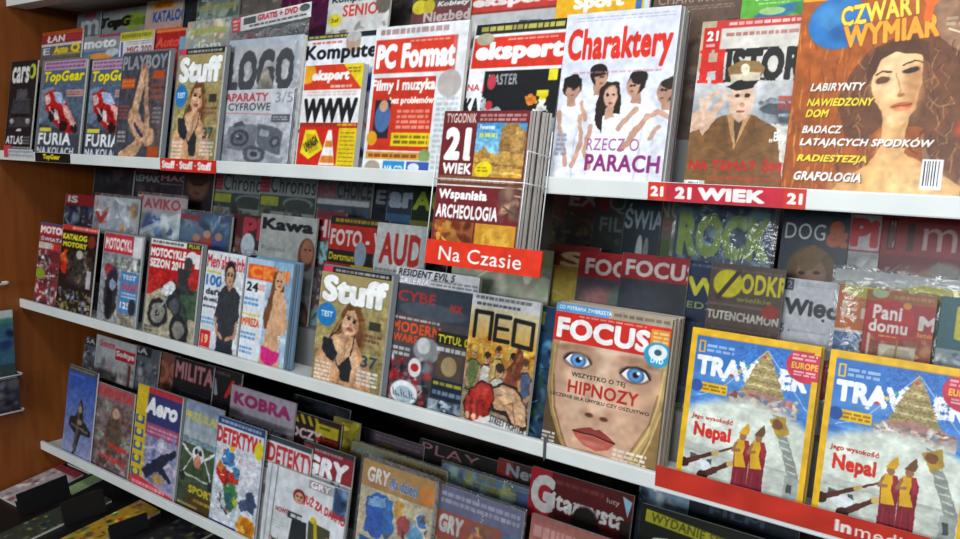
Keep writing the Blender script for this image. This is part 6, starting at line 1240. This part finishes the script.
for nm, art, z1, z0, dx, lb in (('brochure', a_br1, float(loc(6, 311, .03)[2]), ztop - .10, .030, 'blue and green brochure upright in the wire pocket'), ('brochure', a_br2, ztop - .012, ztop - .13 + .004, .050, 'dark brochure at the front of the wire pocket')):
    h = z1 - z0; w = .21
    cv = Canvas(w, h, 40, int(40 * h / w), 9); art(cv)
    root = empty(nm, p0 + Vector((dx - .012, 0, z0)), (0, 0, math.radians(90)))
    yc = (yf - .014) - w / 2
    root.location.y = p0.y + yc
    tag(root, lb, 'brochure', 'brochures in the wire pocket')
    link('cover', sheet_mesh('cover', w, h, cv, flat, -.004, '999999', .008), [M_PRINT], root)
    link('page_block', block_mesh('page_block', w - .002, .0066, h - .002, flat, -.0033), [pages_mat('d9d6cc')], root)

# ---- sloping base below the racks with trays and loose magazines
A = Vector(wall_pt(0, 492, .0)); B = Vector(wall_pt(78, 458, .0))
slope = math.atan2(B.z - A.z, B.y - A.y)
base = empty('sloping_base', (X_LEFT, A.y, A.z)); base.rotation_euler = (slope, 0, 0)
base_M = Matrix.Translation(base.location) @ Matrix.Rotation(slope, 4, 'X')
tag(base, 'dark sloping display base under the bottom shelf', 'base')
link('base_top', box_mesh('base_top', [(.001, -.42, -.016, 3.5, .42, 0)], .002), [M_BLACK], base)
bf = link('base_front', box_mesh('base_front', [(.001, 0, -A.z + .002 + .42 * math.sin(slope) * 0, 3.5, .02, 0)]), [M_BACK], base)
fz = A.z - .42 * math.sin(slope)
bf.data.clear_geometry(); bf.data = box_mesh('base_front', [(.001, 0, 0, 3.5, .02, fz - .014)]); bf.data.materials.append(M_BACK)
bf.parent = None; bf.location = (X_LEFT, A.y - .40 * math.cos(slope), .001)
bpy.context.view_layer.update()
bf.parent = base; bf.matrix_parent_inverse = base_M.inverted()
bn = base_M.to_3x3() @ Vector((0, 0, 1))
def on_base(px, py, up=0.0):
    d = Vector(sight(px, py)); e = Vector(EYE); o = base.location + bn * up
    t = (o - e).dot(bn) / d.dot(bn)
    return base_M.inverted() @ (e + d * t)
def loose(bx, by, ang, w, h, art, label, up=.001, th=.008, spine='999999', tilt=0.0):
    p = Vector((bx, by, up))
    _n[0] += 1
    root = empty('magazine')
    cv = Canvas(w, h, 44, 58, _n[0] + 40); art(cv)
    link('page_block', block_mesh('page_block', w - .001, th - .0012, h - .001, flat, .0006), [pages_mat('cfcbc2')], root)
    link('cover', sheet_mesh('cover', w, h, cv, flat, 0.0, spine, th), [M_PRINT], root)
    root.matrix_world = base_M @ Matrix.Translation(p + Vector((0, 0, th))) @ Matrix.Rotation(math.radians(ang), 4, 'Z') @ Matrix.Rotation(math.radians(-90 + tilt), 4, 'X')
    tag(root, label, 'magazine', 'magazines lying on the sloping base')
    return root
def a_l1(c): c.bg('b9aeb0'); c.BL(0, 0, 100, 100, ['d9d2d0', '9a5a5e', '7a7a78', 'b58a84', 'e4e0dc'], 40, 14); c.R(0, 0, 100, 14, 'a8444a')
def a_l2(c): c.bg('8a8a84'); c.BL(0, 0, 100, 100, ['c9c9c0', '6a6a60', 'd8c8c0', '5a4a44'], 40, 14); c.R(0, 0, 100, 12, 'd8d4cc')
def a_l3(c): c.bg('3a3f36'); c.BL(0, 0, 100, 100, ['6a6a2c', '2a2c2a', '8a8a80', '4a5a6a', 'b0a030'], 60, 10)
def a_l4(c): c.bg('b08a2c'); c.BL(0, 0, 100, 100, ['c9331f', 'e0b42a', '8a2a1c', 'd8cfc0', '3a5a3a'], 50, 13)
def a_l5(c): c.bg('a5c48a'); c.NO(.06)
def a_l6(c): c.bg('26282a'); c.BL(0, 0, 100, 100, ['3a3a3a', '4a4a2c', '6a645a', '1a1c1e'], 40, 12)
loose(.098, .236, 2, .15, .16, a_l2, 'pale magazine lying at the back of the base beside the wood panel', up=.001)
loose(.095, -.02, 2, .15, .24, a_l1, 'pinkish magazine lying on the base at the left edge', up=.001)
loose(.232, .125, 3, .06, .12, a_l5, 'light green sheet-like magazine behind the black tray', up=.002, th=.004)
loose(.362, -.16, -2, .118, .34, a_l3, 'dark many-coloured magazine lying in front of the left black tray', up=.001)
loose(.572, -.05, -2, .125, .28, a_l4, 'red and yellow magazine lying in front of the middle black tray', up=.001)
loose(.815, .02, -3, .165, .28, a_l6, 'dark magazine lying under the white bottom lip', up=.001)
def tray(pl, pr, hh, label):
    a = on_base(*pl); b = on_base(*pr)
    w = (b - a).length; ang = math.atan2(b.y - a.y, b.x - a.x)
    root = empty('display_tray'); root.matrix_world = base_M @ Matrix.Translation((a + b) / 2 + Vector((0, 0, .0125))) @ Matrix.Rotation(ang, 4, 'Z')
    tag(root, label, 'tray', 'black trays on the sloping base')
    link('front_panel', box_mesh('front_panel', [(-w / 2, 0, 0, w / 2, .004, hh)], .0015), [M_BLACK], root)
    link('tray_side', box_mesh('tray_side', [(-w / 2, .004, 0, -w / 2 + .004, .03, hh * .6)], .001), [M_BLACK], root)
    link('tray_side', box_mesh('tray_side', [(w / 2 - .004, .004, 0, w / 2, .03, hh * .6)], .001), [M_BLACK], root)
    link('tray_floor', box_mesh('tray_floor', [(-w / 2, .004, 0, w / 2, .03, .003)]), [M_BLACK], root)
    return root
tray((22, 521), (72, 500), .085, 'leftmost black tray on the sloping base')
tray((66, 530), (108, 515), .085, 'black tray right of the leftmost one on the base')
tray((112, 545), (150, 531), .055, 'black tray under the white bottom lip, rightmost in view')
for wv in WARN: print('SIZE', wv)
